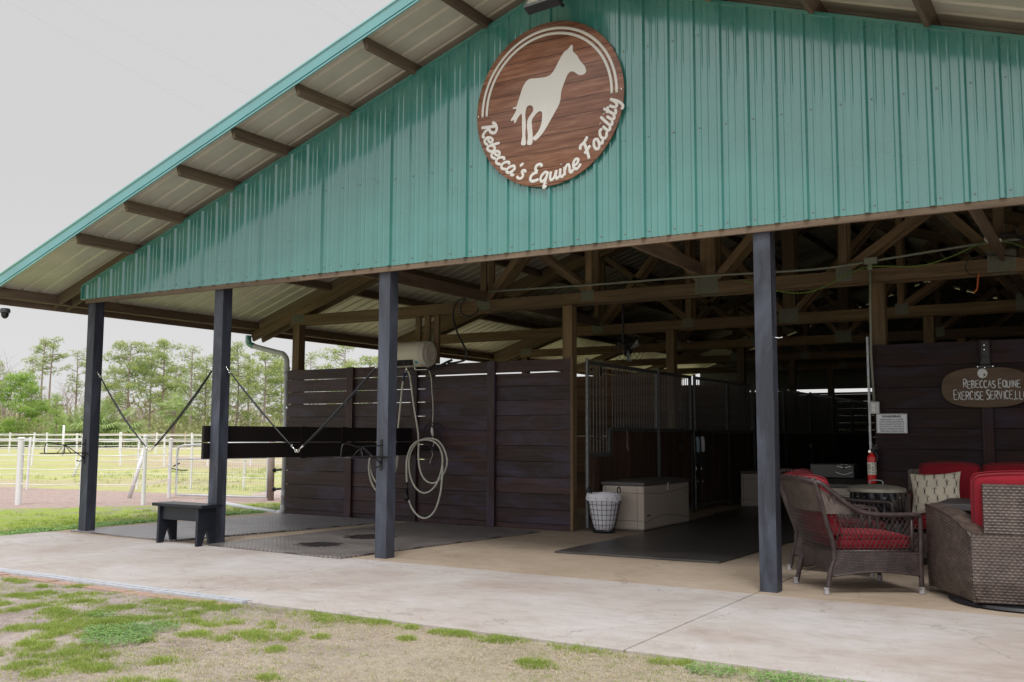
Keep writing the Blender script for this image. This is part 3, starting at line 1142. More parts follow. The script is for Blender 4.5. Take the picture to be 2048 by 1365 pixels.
for z in (.66, .365):
    tag(MB().tube([(-.30, 3.62, z-.012), (-.04, 3.61, z+.012)], .018, 10).tube([(-.31, 3.62, z-.013), (-.285, 3.62, z-.011)], .034, 10).build('pipe_stub', 'black', None, loc=(-.2, 3.61, z)),
        'upper black capped pipe stub beside the downspout' if z > .5 else 'lower black capped pipe stub beside the downspout', 'pipe stub')

# ---------------------------------------------------------------- cross ties
def cross_tie(label, hook, end, sag):
    t = thing('cross_tie', label, 'cross tie', hook, 0, 'cross ties hanging between the posts')
    a, b = Vector(hook), Vector(end)
    side = 1 if b.x > a.x else -1
    s1 = a+(b-a)*.075
    s2 = b-(b-a)*.06
    pts = []
    for i in range(11):
        k = i/10
        p = s1.lerp(s2, k)
        p.z -= sag*math.sin(PI*k)
        pts.append(p)
    m_ = MB().tube(pts, .0085, 8, rad=[.007+.0045*math.sin(PI*min(1, i/10*1.1)) for i in range(11)])
    m_.tube([p+Vector((0, .012, -.014*math.sin(PI*i/10)-.004)) for i, p in enumerate(pts)], .004, 6)
    m_.build('strap', 'strap', t, True, True)
    h = MB()
    for c, d in ((a+(s1-a)*.45, (s1-a)), (s2+(b-s2)*.5, (b-s2))):
        d = d.normalized()
        h.tube([c-d*.038, c-d*.012, c+d*.02], .006, 8, rad=[.005, .009, .005])
        ring = []
        n2 = Vector((0, 1, 0))
        e1 = d
        e2 = n2.cross(d).normalized()
        for k in range(10):
            q = 2*PI*k/10
            ring.append(c+d*.036+e1*math.cos(q)*.018+e2*math.sin(q)*.013)
        h.tube(ring, .0035, 6, closed=True)
        ring = []
        for k in range(10):
            q = 2*PI*k/10
            ring.append(c-d*.045+e1*math.cos(q)*.014+e2*math.sin(q)*.010)
        h.tube(ring, .003, 6, closed=True)
    h.build('snap', 'chrome', t, True, True)
    return t
cross_tie('thin black tie strap hooked to the leftmost post', (.128, .11, 1.965), (1.165, .1, 1.0), .05)
cross_tie('black tie strap hooked to the left side of second post', (2.262, .11, 1.99), (1.205, .1, 1.0), .035)
cross_tie('black tie strap hooked to the right side of second post', (2.41, .11, 1.95), (3.52, .1, 1.025), .02)
cross_tie('black tie strap hooked to the left side of third post', (4.645, .11, 1.94), (3.545, .1, 1.025), .02)

# ---------------------------------------------------------------- saddle racks
def saddle_rack(label, x, y, z, ln):
    t = thing('saddle_rack', label, 'saddle rack', (x, y, z), 0, 'black saddle racks on the front posts')
    m_ = MB()
    for s_ in (-1, 1):
        m_.tube(smoothpts([(s_*.06, 0, 0), (s_*.065, -ln*.5, .0), (s_*.10, -ln, .0)], 4), .006, 8)
    m_.tube(smoothpts([(0, 0, .11), (0, -ln*.35, .105), (0, -ln*.62, .10), (0, -ln*.83, .125), (0, -ln*.95, .13), (0, -ln, .10), (0, -ln-.01, .03), (0, -ln, 0)], 5), .006, 8)
    m_.tube([(-.10, -ln, 0), (.10, -ln, 0)], .006, 8)
    for s_ in (-1, 1):
        m_.tube([(s_*.065, -ln*.62, 0), (0, -ln*.52, .10), (s_*.065, -ln*.42, 0)], .005, 6)
    m_.build('rails', 'black', t, smooth=True)
    m_ = MB().tube([(0, -ln*.5, .1), (0, -ln*.1, -.03), (0, 0, -.07)], .006, 8)
    m_.tube(smoothpts([(0, -.02, -.03), (0, 0-.01, -.07), (0, -.05, -.1), (0, -.1, -.09)], 4), .006, 8)
    m_.build('strut', 'black', t, smooth=True)
    MB().box(-.016, .016, -.004, .002, -.13, .17).build('back_plate', 'black', t)
    MB().box(-.09, .13, -.012, -.005, -.008, .006).build('cross_bar', 'black', t)
    return t
saddle_rack('black metal saddle rack on the front of the leftmost post', .045, .038, .965, .52)
saddle_rack('black metal saddle rack on the front of the third post', 4.715, .038, .985, .58)

# small hardware on posts
tag(MB().tube([(8.63, .1, 1.98), (8.66, .1, 1.975), (8.69, .1, 1.98)], .004, 6).build('screw_hook', 'chrome', None, loc=(8.63, .1, 1.98)), 'small metal hook on the right side of the nearest post', 'hook')

# ---------------------------------------------------------------- water heater, its studs, hoses
hy = 3.30
for x in (2.52, 2.68, 2.84):
    MB().box(x, x+.085, 3.47, 3.51, 2.19, HB).build('stud', 'pine', barn, True)
t = thing('water_heater', 'cream horizontal water heater tank above the plank wall', 'water heater', (2.6, hy-.02, 2.3))
RX = Matrix.Rotation(PI/2, 4, 'Y')
r = .178
T0 = Matrix.Translation((2.25, hy-.02, 2.315)) @ RX
MB().lathe([(r*.96, 0), (r, .02), (r, .56), (r*.985, .575)], n=40, M=T0).build('tank', 'cream', t, True, 'auto')
T1 = Matrix.Translation((2.825, hy-.02, 2.315)) @ RX
MB().lathe([(r*1.01, 0), (r*1.01, .06), (r*.96, .085), (r*.62, .092), (r*.60, .10), (r*.55, .10), (r*.53, .094), (r*.3, .094)], n=40, M=T1).build('end_cap', 'cream2', t, True, 'auto')
m_ = MB()
def tp(a, x, rr):
    return (x, hy-.02-rr*math.cos(a), 2.315+rr*math.sin(a))
m_.grid(lambda u, v: tp(R(-62)+v*R(34), 2.26+u*(.44+.05*v), r+.004), 12, 5)
m_.build('control_panel', 'black', t, True)
for x in (2.58, 2.66):
    m_ = MB()
    M = Matrix.Translation(tp(R(-45), x, r+.004)) @ Matrix.Rotation(R(90-45+0), 4, 'X')
    m_.lathe([(.022, 0), (.022, .012), (.012, .016)], n=14, M=Matrix.Translation(tp(R(-45), x, r+.004)) @ Matrix.Rotation(R(135), 4, 'X'))
    m_.build('dial', 'dark_box', t, True)
MB().grid(lambda u, v: tp(R(-50)+v*R(14), 2.76+u*.05, r+.0035), 3, 3).build('sticker', 'label_blue', t, True)
m_ = MB().tube([(2.52, hy-.02, 2.14), (2.52, hy-.02, 2.09)], .018, 10)
m_.tube([(2.50, hy-.02, 2.09), (2.485, hy-.02, 2.06)], .014, 8)
m_.tube([(2.54, hy-.02, 2.09), (2.555, hy-.02, 2.06)], .014, 8)
m_.tube(smoothpts([(2.66, hy-.02, 2.14), (2.67, hy-.02, 2.105), (2.72, hy-.02, 2.10), (2.86, hy, 2.10)], 4), .008, 8)
m_.build('valve', 'chrome', t, True, True)
m_ = MB().tube(smoothpts([(2.86, hy, 2.1), (2.95, 3.38, 2.13), (3.1, 3.42, 2.20), (3.18, 3.44, 2.23)], 5), .016, 8)
m_.build('supply_pipe', 'black', t, True, True)
# power cord with inline adapter
MB().tube(smoothpts([(2.86, 3.30, 2.14), (2.88, 3.36, 2.0), (2.872, 3.40, 1.8), (2.885, 3.41, 1.6), (2.88, 3.41, 1.35), (2.88, 3.40, 1.29)], 6), .006, 6).build('power_cord', 'hose', t, True, True)
m_ = MB().tube([(2.885, 3.39, 1.31), (2.89, 3.39, 1.26), (2.9, 3.39, 1.19)], .02, 8, rad=[.010, .022, .014])
m_.build('adapter', 'white_plastic', t, True, True)
MB().tube(smoothpts([(2.9, 3.39, 1.19), (2.92, 3.39, 1.1), (2.89, 3.39, 1.0), (2.90, 3.39, .93), (2.87, 3.39, .86)], 5), .005, 6).build('lead', 'hose', t, True, True)
MB().tube([(2.87, 3.39, .86), (2.86, 3.39, .80)], .013, 8).build('plug', 'can_lid', t, True, True)
def hose_rack(label, x, z):
    t = thing('hose_rack', label, 'hose rack', (x, 3.4, z), 0, 'black wrought hose racks on the plank wall')
    m_ = MB()
    W_ = .16
    H_ = .33
    arch = [(-W_, 0, 0), (-W_, 0, H_*.6), (-W_*.9, 0, H_*.85), (-W_*.5, 0, H_), (0, 0, H_*1.02), (W_*.5, 0, H_), (W_*.9, 0, H_*.85), (W_, 0, H_*.6), (W_, 0, 0)]
    m_.tube(smoothpts(arch, 4), .006, 6)
    for k in (-.1, -.03, .04, .11):
        m_.tube(smoothpts([(k-.06, -.002, .0), (k-.02, -.004, H_*.35), (k+.03, -.002, H_*.7), (k+.0, 0, H_*.97)], 4), .004, 6)
        m_.tube(smoothpts([(k+.06, -.006, .0), (k+.02, -.008, H_*.35), (k-.03, -.006, H_*.7), (k+.0, -.004, H_*.97)], 4), .004, 6)
    m_.build('back_frame', 'black', t, smooth=True)
    m_ = MB()
    for k in (-.15, -.09, -.03, .03, .09, .15):
        m_.tube(smoothpts([(k, 0, .02), (k, -.05, -.03), (k, -.11, -.03), (k, -.14, .02)], 4), .005, 6)
    m_.tube([(-.16, -.05, -.025), (.16, -.05, -.025)], .005, 6)
    m_.tube([(-.16, -.12, -.01), (.16, -.12, -.01)], .005, 6)
    m_.build('saddle', 'black', t, smooth=True)
    return t
hose_rack('black wrought iron hose rack right of the white adapter cord', 2.90, 1.03)
hose_rack('black wrought iron hose rack half hidden behind third post', 2.13, 1.03)
t = thing('hose', 'cream hose coiled on the rack right of third post', 'hose', (2.9, 3.25, 1.0), 0, 'cream wash hoses')
loops = [(2.555, 3.28, 2.07), (2.60, 3.28, 1.9), (2.66, 3.27, 1.6), (2.735, 3.26, 1.3), (2.765, 3.25, 1.1), (2.765, 3.25, .9), (2.80, 3.25, .72), (2.88, 3.25, .60), (3.0, 3.25, .555), (3.12, 3.25, .60), (3.21, 3.25, .72), (3.245, 3.25, .85),
         (3.20, 3.25, 1.0), (3.10, 3.25, 1.12), (2.97, 3.24, 1.155), (2.82, 3.23, 1.135), (2.70, 3.22, 1.04), (2.63, 3.22, .88), (2.645, 3.22, .68), (2.72, 3.22, .52), (2.84, 3.22, .43), (2.97, 3.22, .44), (3.09, 3.22, .54), (3.17, 3.22, .72), (3.19, 3.22, .9),
         (3.13, 3.21, 1.06), (3.0, 3.2, 1.13), (2.84, 3.19, 1.13), (2.70, 3.19, 1.06), (2.62, 3.19, .9), (2.61, 3.19, .72), (2.62, 3.19, .55)]
MB().tube(smoothpts(loops, 5), .0125, 8).build('hose_coil', 'hose', t, True, True)
tail = [(2.63, 3.18, .40), (2.66, 3.18, .33), (2.74, 3.17, .2), (2.86, 3.17, .105), (2.99, 3.17, .10), (3.11, 3.17, .2), (3.19, 3.17, .4), (3.22, 3.17, .6), (3.23, 3.17, .8)]
MB().tube(smoothpts(tail, 5), .0125, 8).build('hose_loop', 'hose', t, True, True)
MB().tube([(2.53, 3.28, 2.085), (2.56, 3.28, 2.0), (2.575, 3.28, 1.93)], .016, 8).build('coupling', 'blue', t, True, True)
m_ = MB().tube([(2.62, 3.19, .56), (2.625, 3.19, .43)], .018, 8)
m_.tube([(2.625, 3.19, .43), (2.65, 3.15, .32)], .03, 10, rad=[.018, .036])
m_.build('nozzle', 'black', t, True, True)
t = thing('hose', 'cream hose coiled mostly behind third post', 'hose', (2.2, 3.25, 1.0), 0, 'cream wash hoses')
loops = [(2.485, 3.28, 2.07), (2.45, 3.28, 1.9), (2.425, 3.27, 1.6), (2.40, 3.26, 1.3), (2.39, 3.25, 1.1), (2.41, 3.25, .9), (2.36, 3.25, .66), (2.25, 3.25, .52), (2.1, 3.25, .50), (1.97, 3.25, .62), (1.91, 3.25, .82), (1.95, 3.25, 1.0), (2.06, 3.25, 1.12), (2.2, 3.24, 1.15),
         (2.34, 3.23, 1.06), (2.40, 3.22, .88), (2.36, 3.22, .6), (2.2, 3.22, .4), (2.05, 3.22, .44), (1.95, 3.22, .6), (1.925, 3.22, .8), (2.0, 3.22, 1.0)]
MB().tube(smoothpts(loops, 5), .0125, 8).build('hose_coil', 'hose', t, True, True)
MB().tube([(2.49, 3.28, 2.085), (2.475, 3.28, 2.0), (2.46, 3.28, 1.95)], .016, 8).build('coupling', 'blue', t, True, True)

# black supply cable looping over the truss
tag(MB().tube(smoothpts([(3.72, 3.40, 3.05), (3.45, 3.40, 3.07), (3.27, 3.39, 3.0), (3.23, 3.38, 2.82), (3.30, 3.38, 2.6), (3.40, 3.39, 2.42), (3.45, 3.40, 2.3), (3.40, 3.42, 2.22), (3.22, 3.44, 2.19), (3.1, 3.45, 2.19)], 6), .014, 8)
    .tube(smoothpts([(3.45, 3.40, 3.08), (3.36, 3.38, 2.98), (3.37, 3.38, 2.86), (3.48, 3.38, 2.80), (3.6, 3.39, 2.85), (3.63, 3.40, 2.92)], 5), .011, 8)
    .build('cable', 'black', None, True, True, loc=(3.4, 3.4, 2.2)), 'thick black cable looped over the truss above the plank wall', 'cable')

# conduit run, boxes and outlet
t = thing('electric_conduit', 'pale painted conduit along the truss with a drop to a wall outlet', 'conduit', (8.7, 3.4, 1.45))
m_ = MB()
m_.tube(smoothpts([(3.77, 3.40, 3.13), (5.3, 3.40, 3.10), (6.8, 3.40, 3.09), (8.1, 3.40, 3.06), (8.66, 3.40, 3.09)], 4), .013, 8)
m_.tube(smoothpts([(8.78, 3.40, 3.10), (9.4, 3.40, 3.15), (10.0, 3.40, 3.19), (11, 3.40, 3.2)], 4), .013, 8)
m_.tube([(8.715, 3.40, 3.06), (8.705, 3.40, 2.6), (8.695, 3.41, 2.1), (8.71, 3.41, 1.57)], .013, 8)
m_.build('pipe', 'conduit', t, True, True)
m_ = MB().box(8.655, 8.79, 3.375, 3.425, 3.065, 3.135)
m_.box(8.69, 8.74, 3.38, 3.42, 3.0, 3.062)
m_.build('junction_box', 'conduit', t, True, bevel=.005)
ob = MB().box(8.668, 8.765, 3.375, 3.43, 1.445, 1.575).build('outlet_box', 'pvc', t, True, bevel=.008)
m_ = MB()
for z in (1.535, 1.485):
    m_.lathe([(.02, 0), (.02, .004), (.016, .006)], n=16, M=Matrix.Translation((8.71, 3.374, z)) @ Matrix.Rotation(PI/2, 4, 'X'))
m_.build('socket', 'white_plastic', ob, True)
# slim steel door jamb beside
tag(MB().box(8.642, 8.664, 3.44, 3.475, 0, 2.28).build('steel_jamb', 'galv', None, loc=(8.65, 3.45, 0)), 'thin grey steel strip on the wall edge behind the outlet', 'jamb')
# light fixture with wires near right top
t = thing('utility_lamp', 'small white clamp lamp on the truss at the far right', 'lamp', (9.93, 3.3, 3.2))
MB().lathe([(.03, 0), (.05, .02), (.055, .05), (.03, .07)], n=14, M=Matrix.Translation((9.86, 3.32, 3.23)) @ Matrix.Rotation(R(100), 4, 'Y')).build('head', 'white_plastic', t, True, True)
MB().rbox(9.93, 3.33, 3.2, .16, .06, .035, 0, R(12), 0).build('base', 'white_plastic', t, True, bevel=.01)
MB().tube(smoothpts([(9.95, 3.33, 3.22), (10.1, 3.3, 3.23), (10.35, 3.28, 3.1), (10.6, 3.3, 3.05)], 5), .02, 8).build('cord_sleeve', 'black', t, True, True)
tag(MB().tube(smoothpts([(7.3, 3.38, 3.0), (7.66, 3.38, 2.86), (7.95, 3.37, 2.80), (8.2, 3.37, 2.84), (8.5, 3.37, 2.97), (8.72, 3.38, 3.035), (9.2, 3.38, 3.0), (9.5, 3.38, 3.06), (9.85, 3.36, 3.18), (10.1, 3.36, 3.15), (10.4, 3.36, 2.98)], 6), .007, 6)
    .build('extension_cord', 'green_cord', None, True, True, loc=(8.7, 3.38, 3.0)), 'thin green extension cord draped along the truss', 'cord')
tag(MB().tube(smoothpts([(9.78, 3.40, 2.875), (9.77, 3.39, 2.80), (9.76, 3.39, 2.72), (9.73, 3.39, 2.68)], 4), .008, 6).build('cord_end', 'orange', None, True, True, loc=(9.77, 3.4, 2.8)), 'short orange cord end dangling below the truss', 'cord')
tag(MB().tube(smoothpts([(10.2, 3.40, 3.0), (9.95, 3.40, 3.05), (9.72, 3.40, 3.04), (9.66, 3.40, 2.95), (9.70, 3.40, 2.87), (9.8, 3.40, 2.87)], 5), .006, 6).build('wire', 'black', None, True, True, loc=(9.7, 3.4, 2.9)), 'thin black wire looped on the truss by the white lamp', 'wire')

# ---------------------------------------------------------------- ceiling fan by first stall
t = thing('barn_fan', 'black caged fan hung under the trusses above the first stall', 'fan', (4.75, 5.6, 2.95))
MB().tube([(4.75, 5.6, 3.2), (4.75, 5.6, 2.55)], .018, 8).build('hanger', 'black', t, True)
m_ = MB()
cage = Matrix.Translation((4.85, 5.55, 2.47)) @ Matrix.Rotation(R(28), 4, 'Z') @ Matrix.Rotation(R(80), 4, 'X')
for rr in (.06, .12, .18, .23):
    m_.tube([cage @ Vector((rr*math.cos(a*PI/12), rr*math.sin(a*PI/12), .06*(1-rr/.25))) for a in range(24)], .0035, 5, closed=True)
for a in range(16):
    q = a*PI/8
    m_.tube([cage @ Vector((.03*math.cos(q), .03*math.sin(q), .06)), cage @ Vector((.23*math.cos(q), .23*math.sin(q), 0)), cage @ Vector((.23*math.cos(q), .23*math.sin(q), -.05))], .0028, 4)
m_.build('cage', 'black', t, True, True)
m_ = MB()
for a in range(3):
    q = a*2*PI/3
    m_.add([cage @ Vector((math.cos(q+d)*rr, math.sin(q+d)*rr, zz)) for d, rr, zz in ((0, .03, 0), (.35, .18, -.02), (.8, .2, .02), (.7, .04, .02))], [(0, 1, 2, 3)])
m_.build('blade', 'galv', t, True)
m_ = MB().lathe([(.05, -.2), (.07, -.16), (.07, -.02), (.03, 0)], n=16, M=cage)
m_.build('motor', 'black', t, True, True)

# ---------------------------------------------------------------- stall fronts
SX = 5.16
STV = Matrix
def stall_panel(label, y0, y1, kind, zt=2.16):
    t = thing('stall_panel', label, 'stall panel', (SX, y0, 0), 0, 'steel stall fronts along the aisle')
    zb, zm = .1, 1.29
    fr = MB()
    r_ = .024
    fr.tube([(SX, y0, zb-.06), (SX, y0, zt+.03)], r_, 10)
    fr.tube([(SX, y1, zb-.06), (SX, y1, zt+.0)], r_, 10)
    fr.box(SX-.02, SX+.02, y0, y1, zt-.045, zt)
    fr.box(SX-.02, SX+.02, y0, y1, zb-.02, zb+.03)
    ya = y0
    bars = MB()
    if kind == 'feed':
        yf = y0+.62
        zf = .93
        fr.box(SX-.02, SX+.02, y0, yf+.05, zf, zf+.05)
        fr.box(SX-.02, SX+.02, yf, yf+.05, zf+.05, zm)
        fr.box(SX-.021, SX+.021, yf+.05, y1, zm-.025, zm+.02)
        k = 0
        y = y0+.08
        while y < yf-.02:
            bars.tube([(SX, y, zf+.04), (SX, y, zt-.04)], .007, 6, cap=False)
            y += .095
        bars.tube([(SX-.01, y0, 1.74), (SX-.01, y0+.62, 1.74)], .005, 6)
        bars.tube([(SX-.01, y0, 1.16), (SX-.01, y0+.5, 1.16)], .005, 6)
        ya = yf+.05
    else:
        fr.box(SX-.02, SX+.02, y0, y1, zm-.025, zm+.02)
    y = ya+.07
    while y < y1-.04:
        bars.tube([(SX, y, zm), (SX, y, zt-.04)], .007, 6, cap=False)
        y += .088
    fr.build('frame', 'galv_dark', t, True, 'auto')
    bars.build('bars', 'galv_dark', t, True, True)
    bd = MB()
    y = y0+.03
    while y < y1-.03:
        y2 = min(y+.14, y1-.025)
        top = zm-.03
        if kind == 'feed' and y < y0+.6:
            top = .925
        bd.box(SX-.017, SX+.017, y+.0015, y2-.0015, zb+.03, top)
        y = y2
    bd.build('panel_boards', 'stall_wood', t, True)
    return t
stall_panel('nearest stall front with a low barred feed opening, beside the plank wall', 3.62, 5.86, 'feed')
stall_panel('stall door second from the plank wall, behind the near deck box', 5.93, 7.22, 'door')
stall_panel('stall door third along, just past the hanging halters', 7.40, 8.95, 'door')
stall_panel('stall front fourth along, behind the far deck box', 9.0, 10.35, 'door')
y = 10.45
nm = ['fifth', 'sixth', 'seventh', 'eighth', 'ninth']
for i in range(5):
    stall_panel('dim stall front %s along the aisle, seen right of the nearest post' % nm[i], y, y+1.95, 'door')
    y += 2.03
# stall name plates
for i, (yy, zz) in enumerate(((6.75, 1.02), (8.1, 1.02), (11.9, 1.0), (14.3, 1.0))):
    lab = ['small dark name plate on stall door behind the near deck box', 'small dark name plate right of the hanging halters', 'small grey card on the stall door right of the nearest post', 'pale paper card on a far stall door left of the extinguisher'][i]
    tag(MB().box(SX+.026, SX+.034, yy-.09, yy+.09, zz-.045, zz+.045).build('name_plate', ['dark_box', 'dark_box', 'can_lid', 'paper'][i], None, loc=(SX, yy, zz), bevel=.003), lab, 'name plate', 'cards and plates on the stall doors')
# small rope latch
tag(MB().tube(smoothpts([(SX+.03, 4.75, 1.28), (SX+.035, 4.76, 1.15), (SX+.03, 4.74, 1.05), (SX+.04, 4.78, 1.0), (SX+.03, 4.76, 1.1)], 4), .006, 6).build('rope_latch', 'bark', None, True, True, loc=(SX, 4.75, 1.2)), 'short rope hanging from the nearest stall front rail', 'rope')
# halters and lead ropes hanging between the doors
def halter(label, y, chain, clr):
    t = thing('halter', label, 'halter', (SX+.06, y, 1.2), 0, 'halters hanging between the stall doors')
    m_ = MB()
    for k in range(5):
        dy = random.uniform(-.05, .05)
        m_.tube(smoothpts([(SX+.05, y, 1.30), (SX+.07, y+dy-.05, 1.1), (SX+.06, y+dy, .85-.07*k), (SX+.07, y+dy+.06, 1.05), (SX+.05, y+.01, 1.29)], 5), .009, 6)
    m_.build('straps', 'strap', t, True, True)
    MB().tube(smoothpts([(SX+.09, y+.02, 1.2), (SX+.10, y+.025, 1.1), (SX+.09, y+.05, .95)], 4), .03, 8, rad=[.012]+[.03]*7+[.02]).build('fleece', clr, t, True, True)
    m_ = MB()
    if chain:
        for k in range(26):
            m_.lathe([(.004, -.008), (.008, 0), (.004, .008)], n=6, c=(SX+.08, y-.09+.0015*k, 1.28-k*.025))
    m_.tube([(SX+.08, y-.02, .72), (SX+.08, y, .66), (SX+.08, y+.015, .6)], .008, 6)
    m_.tube([(SX+.08, y+.05, .5), (SX+.08, y+.055, .46)], .009, 6)
    m_.build('chain', 'chrome', t, True, True)
MAT['fleece_a'] = M_plain('blue_white_fleece', (.30, .42, .50), .8, .5, 8)
halter('black halter with chain lead and pale fleece, left of the pair by the door post', 7.24, True, 'fleece_a')
halter('black halter with white fleece, right of the pair by the door post', 7.46, False, 'liner')

# ---------------------------------------------------------------- deck boxes
def deck_box(label, x0, x1, y0, y1, h=.645, lx=None):
    """long side facing +x"""
    t = thing('deck_box', label, 'deck box', ((x0+x1)/2, (y0+y1)/2, 0), 0, 'beige resin deck boxes')
    MB().box(x0+.012, x1-.012, y0+.012, y1-.012, .0, .03).build('base', 'seam', t, True)
    body = MB().box(x0, x1, y0, y1, .024, h-.075).build('body', 'resin', t, True, bevel=.02, seg=3)
    MB().box(x0-.012, x1+.012, y0-.012, y1+.012, h-.072, h-.028).build('lid_rim', 'resin_lid', t, True, bevel=.01)
    m_ = MB()
    def lid(u, v):
        x = x0-.008+(x1-x0+.016)*u
        y = y0-.008+(y1-y0+.016)*v
        return (x, y, h-.03+.03*math.sin(PI*u)**.5*math.sin(PI*v)**.35)
    m_.grid(lid, 14, 14)
    m_.build('lid', 'resin_lid', t, True, True)
    sm = MB()
    yl = y1-y0
    def seam(z0, amp, ph):
        pts = []
        for i in range(25):
            k = i/24
            pts.append((x1+.001, y0+.02+(yl-.04)*k, z0+amp*math.sin((k-.08)*PI*1.55+ph)))
        return pts
    sm.tube(seam(h-.165, .022, PI), .0035, 5)
    sm.tube(seam(.135, .045, -.2), .0035, 5)
    sm.tube([(x0+.01, y0-.001, h-.165), (x1-.01, y0-.001, h-.165)], .003, 5)
    sm.tube([(x0+.01, y0-.001, .135), (x1-.01, y0-.001, .135)], .003, 5)
    for xx in (x0+.05, x1-.09):
        sm.tube([(xx, y0-.001, .03), (xx, y0-.001, h-.08)], .0025, 5)
    sm.build('panel_seam', 'seam', body, True)
    MB().box(x1+.002, x1+.012, y0+.1, y0+.17, .19, .21).build('maker_badge', 'dark_box', body, True)
    MB().box(x1+.001, x1+.018, (y0+y1)/2-.02, (y0+y1)/2+.02, h-.15, h-.05).build('latch', 'resin', t, True, bevel=.008)
    return t
deck_box('large beige deck box with grey lid behind the laundry basket', 5.235, 5.815, 3.885, 5.43)
deck_box('beige deck box far down the aisle, left of the nearest post', 5.41, 6.0, 8.86, 10.3)
deck_box('beige deck box with dark grey lid behind the wicker chairs', 7.45, 8.25, 5.0, 6.35)
t = thing('tack_case', 'dark grey case with curved chrome trim on the far deck box lid', 'case', (7.75, 6.05, .65))
MB().box(7.35, 7.93, 5.95, 6.25, .652, .835).build('shell', 'dark_box', t, True, bevel=.01)
m_ = MB()
m_.tube(smoothpts([(7.70, 5.945, .815), (7.80, 5.943, .79), (7.90, 5.945, .815)], 6), .008, 6)
m_.tube(smoothpts([(7.68, 5.945, .735), (7.80, 5.943, .70), (7.92, 5.945, .74)], 6), .006, 6)
m_.tube([(7.67, 5.945, .832), (7.93, 5.945, .834)], .005, 6)
m_.build('chrome_trim', 'chrome', t, True, True)
MB().box(7.785, 7.81, 5.935, 5.945, .76, .84).build('clasp', 'black', t, True)

# ---------------------------------------------------------------- laundry basket
t = thing('laundry_basket', 'wire laundry basket with white fabric liner beside the deck box', 'basket', (5.40, 3.60, 0))
BX, BY = 5.40, 3.60
m_ = MB()
def lin(u, v):
    a = u*2*PI
    r_ = .125+(.215-.125)*v
    r_ *= 1+.022*math.sin(a*5+v*6)*(1.1-v)+.015*math.sin(a*11+v*13)
    if v < .12:
        r_ *= .80+1.6*v
    return (BX+math.cos(a)*r_*.98, BY+math.sin(a)*r_*.98, .03+v*.45+.006*math.sin(a*3))
m_.grid(lin, 72, 24)
m_.build('liner', 'liner', t, True, True)
m_ = MB()
def cuff(u, v):
    a = u*2*PI
    return (BX+math.cos(a)*(.222+.003*math.sin(a*9)-.012*v*v), BY+math.sin(a)*(.222+.003*math.sin(a*9)-.012*v*v), .40+v*.085+.005*math.sin(a*4))
m_.grid(cuff, 60, 4)
m_.build('liner_cuff', 'liner', t, True, True)
m_ = MB()
for k in range(7):
    z = .04+k*.062
    r_ = .132+(.225-.132)*(z/.46)
    m_.tube([(BX+math.cos(a*PI/18)*r_, BY+math.sin(a*PI/18)*r_, z) for a in range(36)], .003, 5, closed=True)
for a in range(20):
    q = a*PI/10
    m_.tube([(BX+math.cos(q)*.132, BY+math.sin(q)*.132, .03), (BX+math.cos(q)*.222, BY+math.sin(q)*.222, .44)], .003, 5)
m_.build('wire_frame', 'black', t, True, True)
MB().lathe([(.145, 0), (.148, .01), (.14, .022), (.0, .022)], (BX, BY, .001), 32).build('base_ring', 'black', t, True, 'auto')
for s_ in (-1, 1):
    hx, hy_ = BX+s_*.165, BY+s_*.09
    hp = [(hx-.045*.5, hy_+.035*s_, .46), (hx-.03, hy_+.02, .53), (hx, hy_, .56), (hx+.03, hy_-.02, .53), (hx+.03, hy_-.035*s_, .46)]
    MB().tube(smoothpts(hp, 5), .008, 8).build('handle', 'black', t, True, True)
MB().tube(smoothpts([(5.58, 3.55, .47), (5.60, 3.50, .44), (5.615, 3.5, .40), (5.64, 3.5, .385)], 4), .006, 6).build('tie', 'liner', t, True, True)

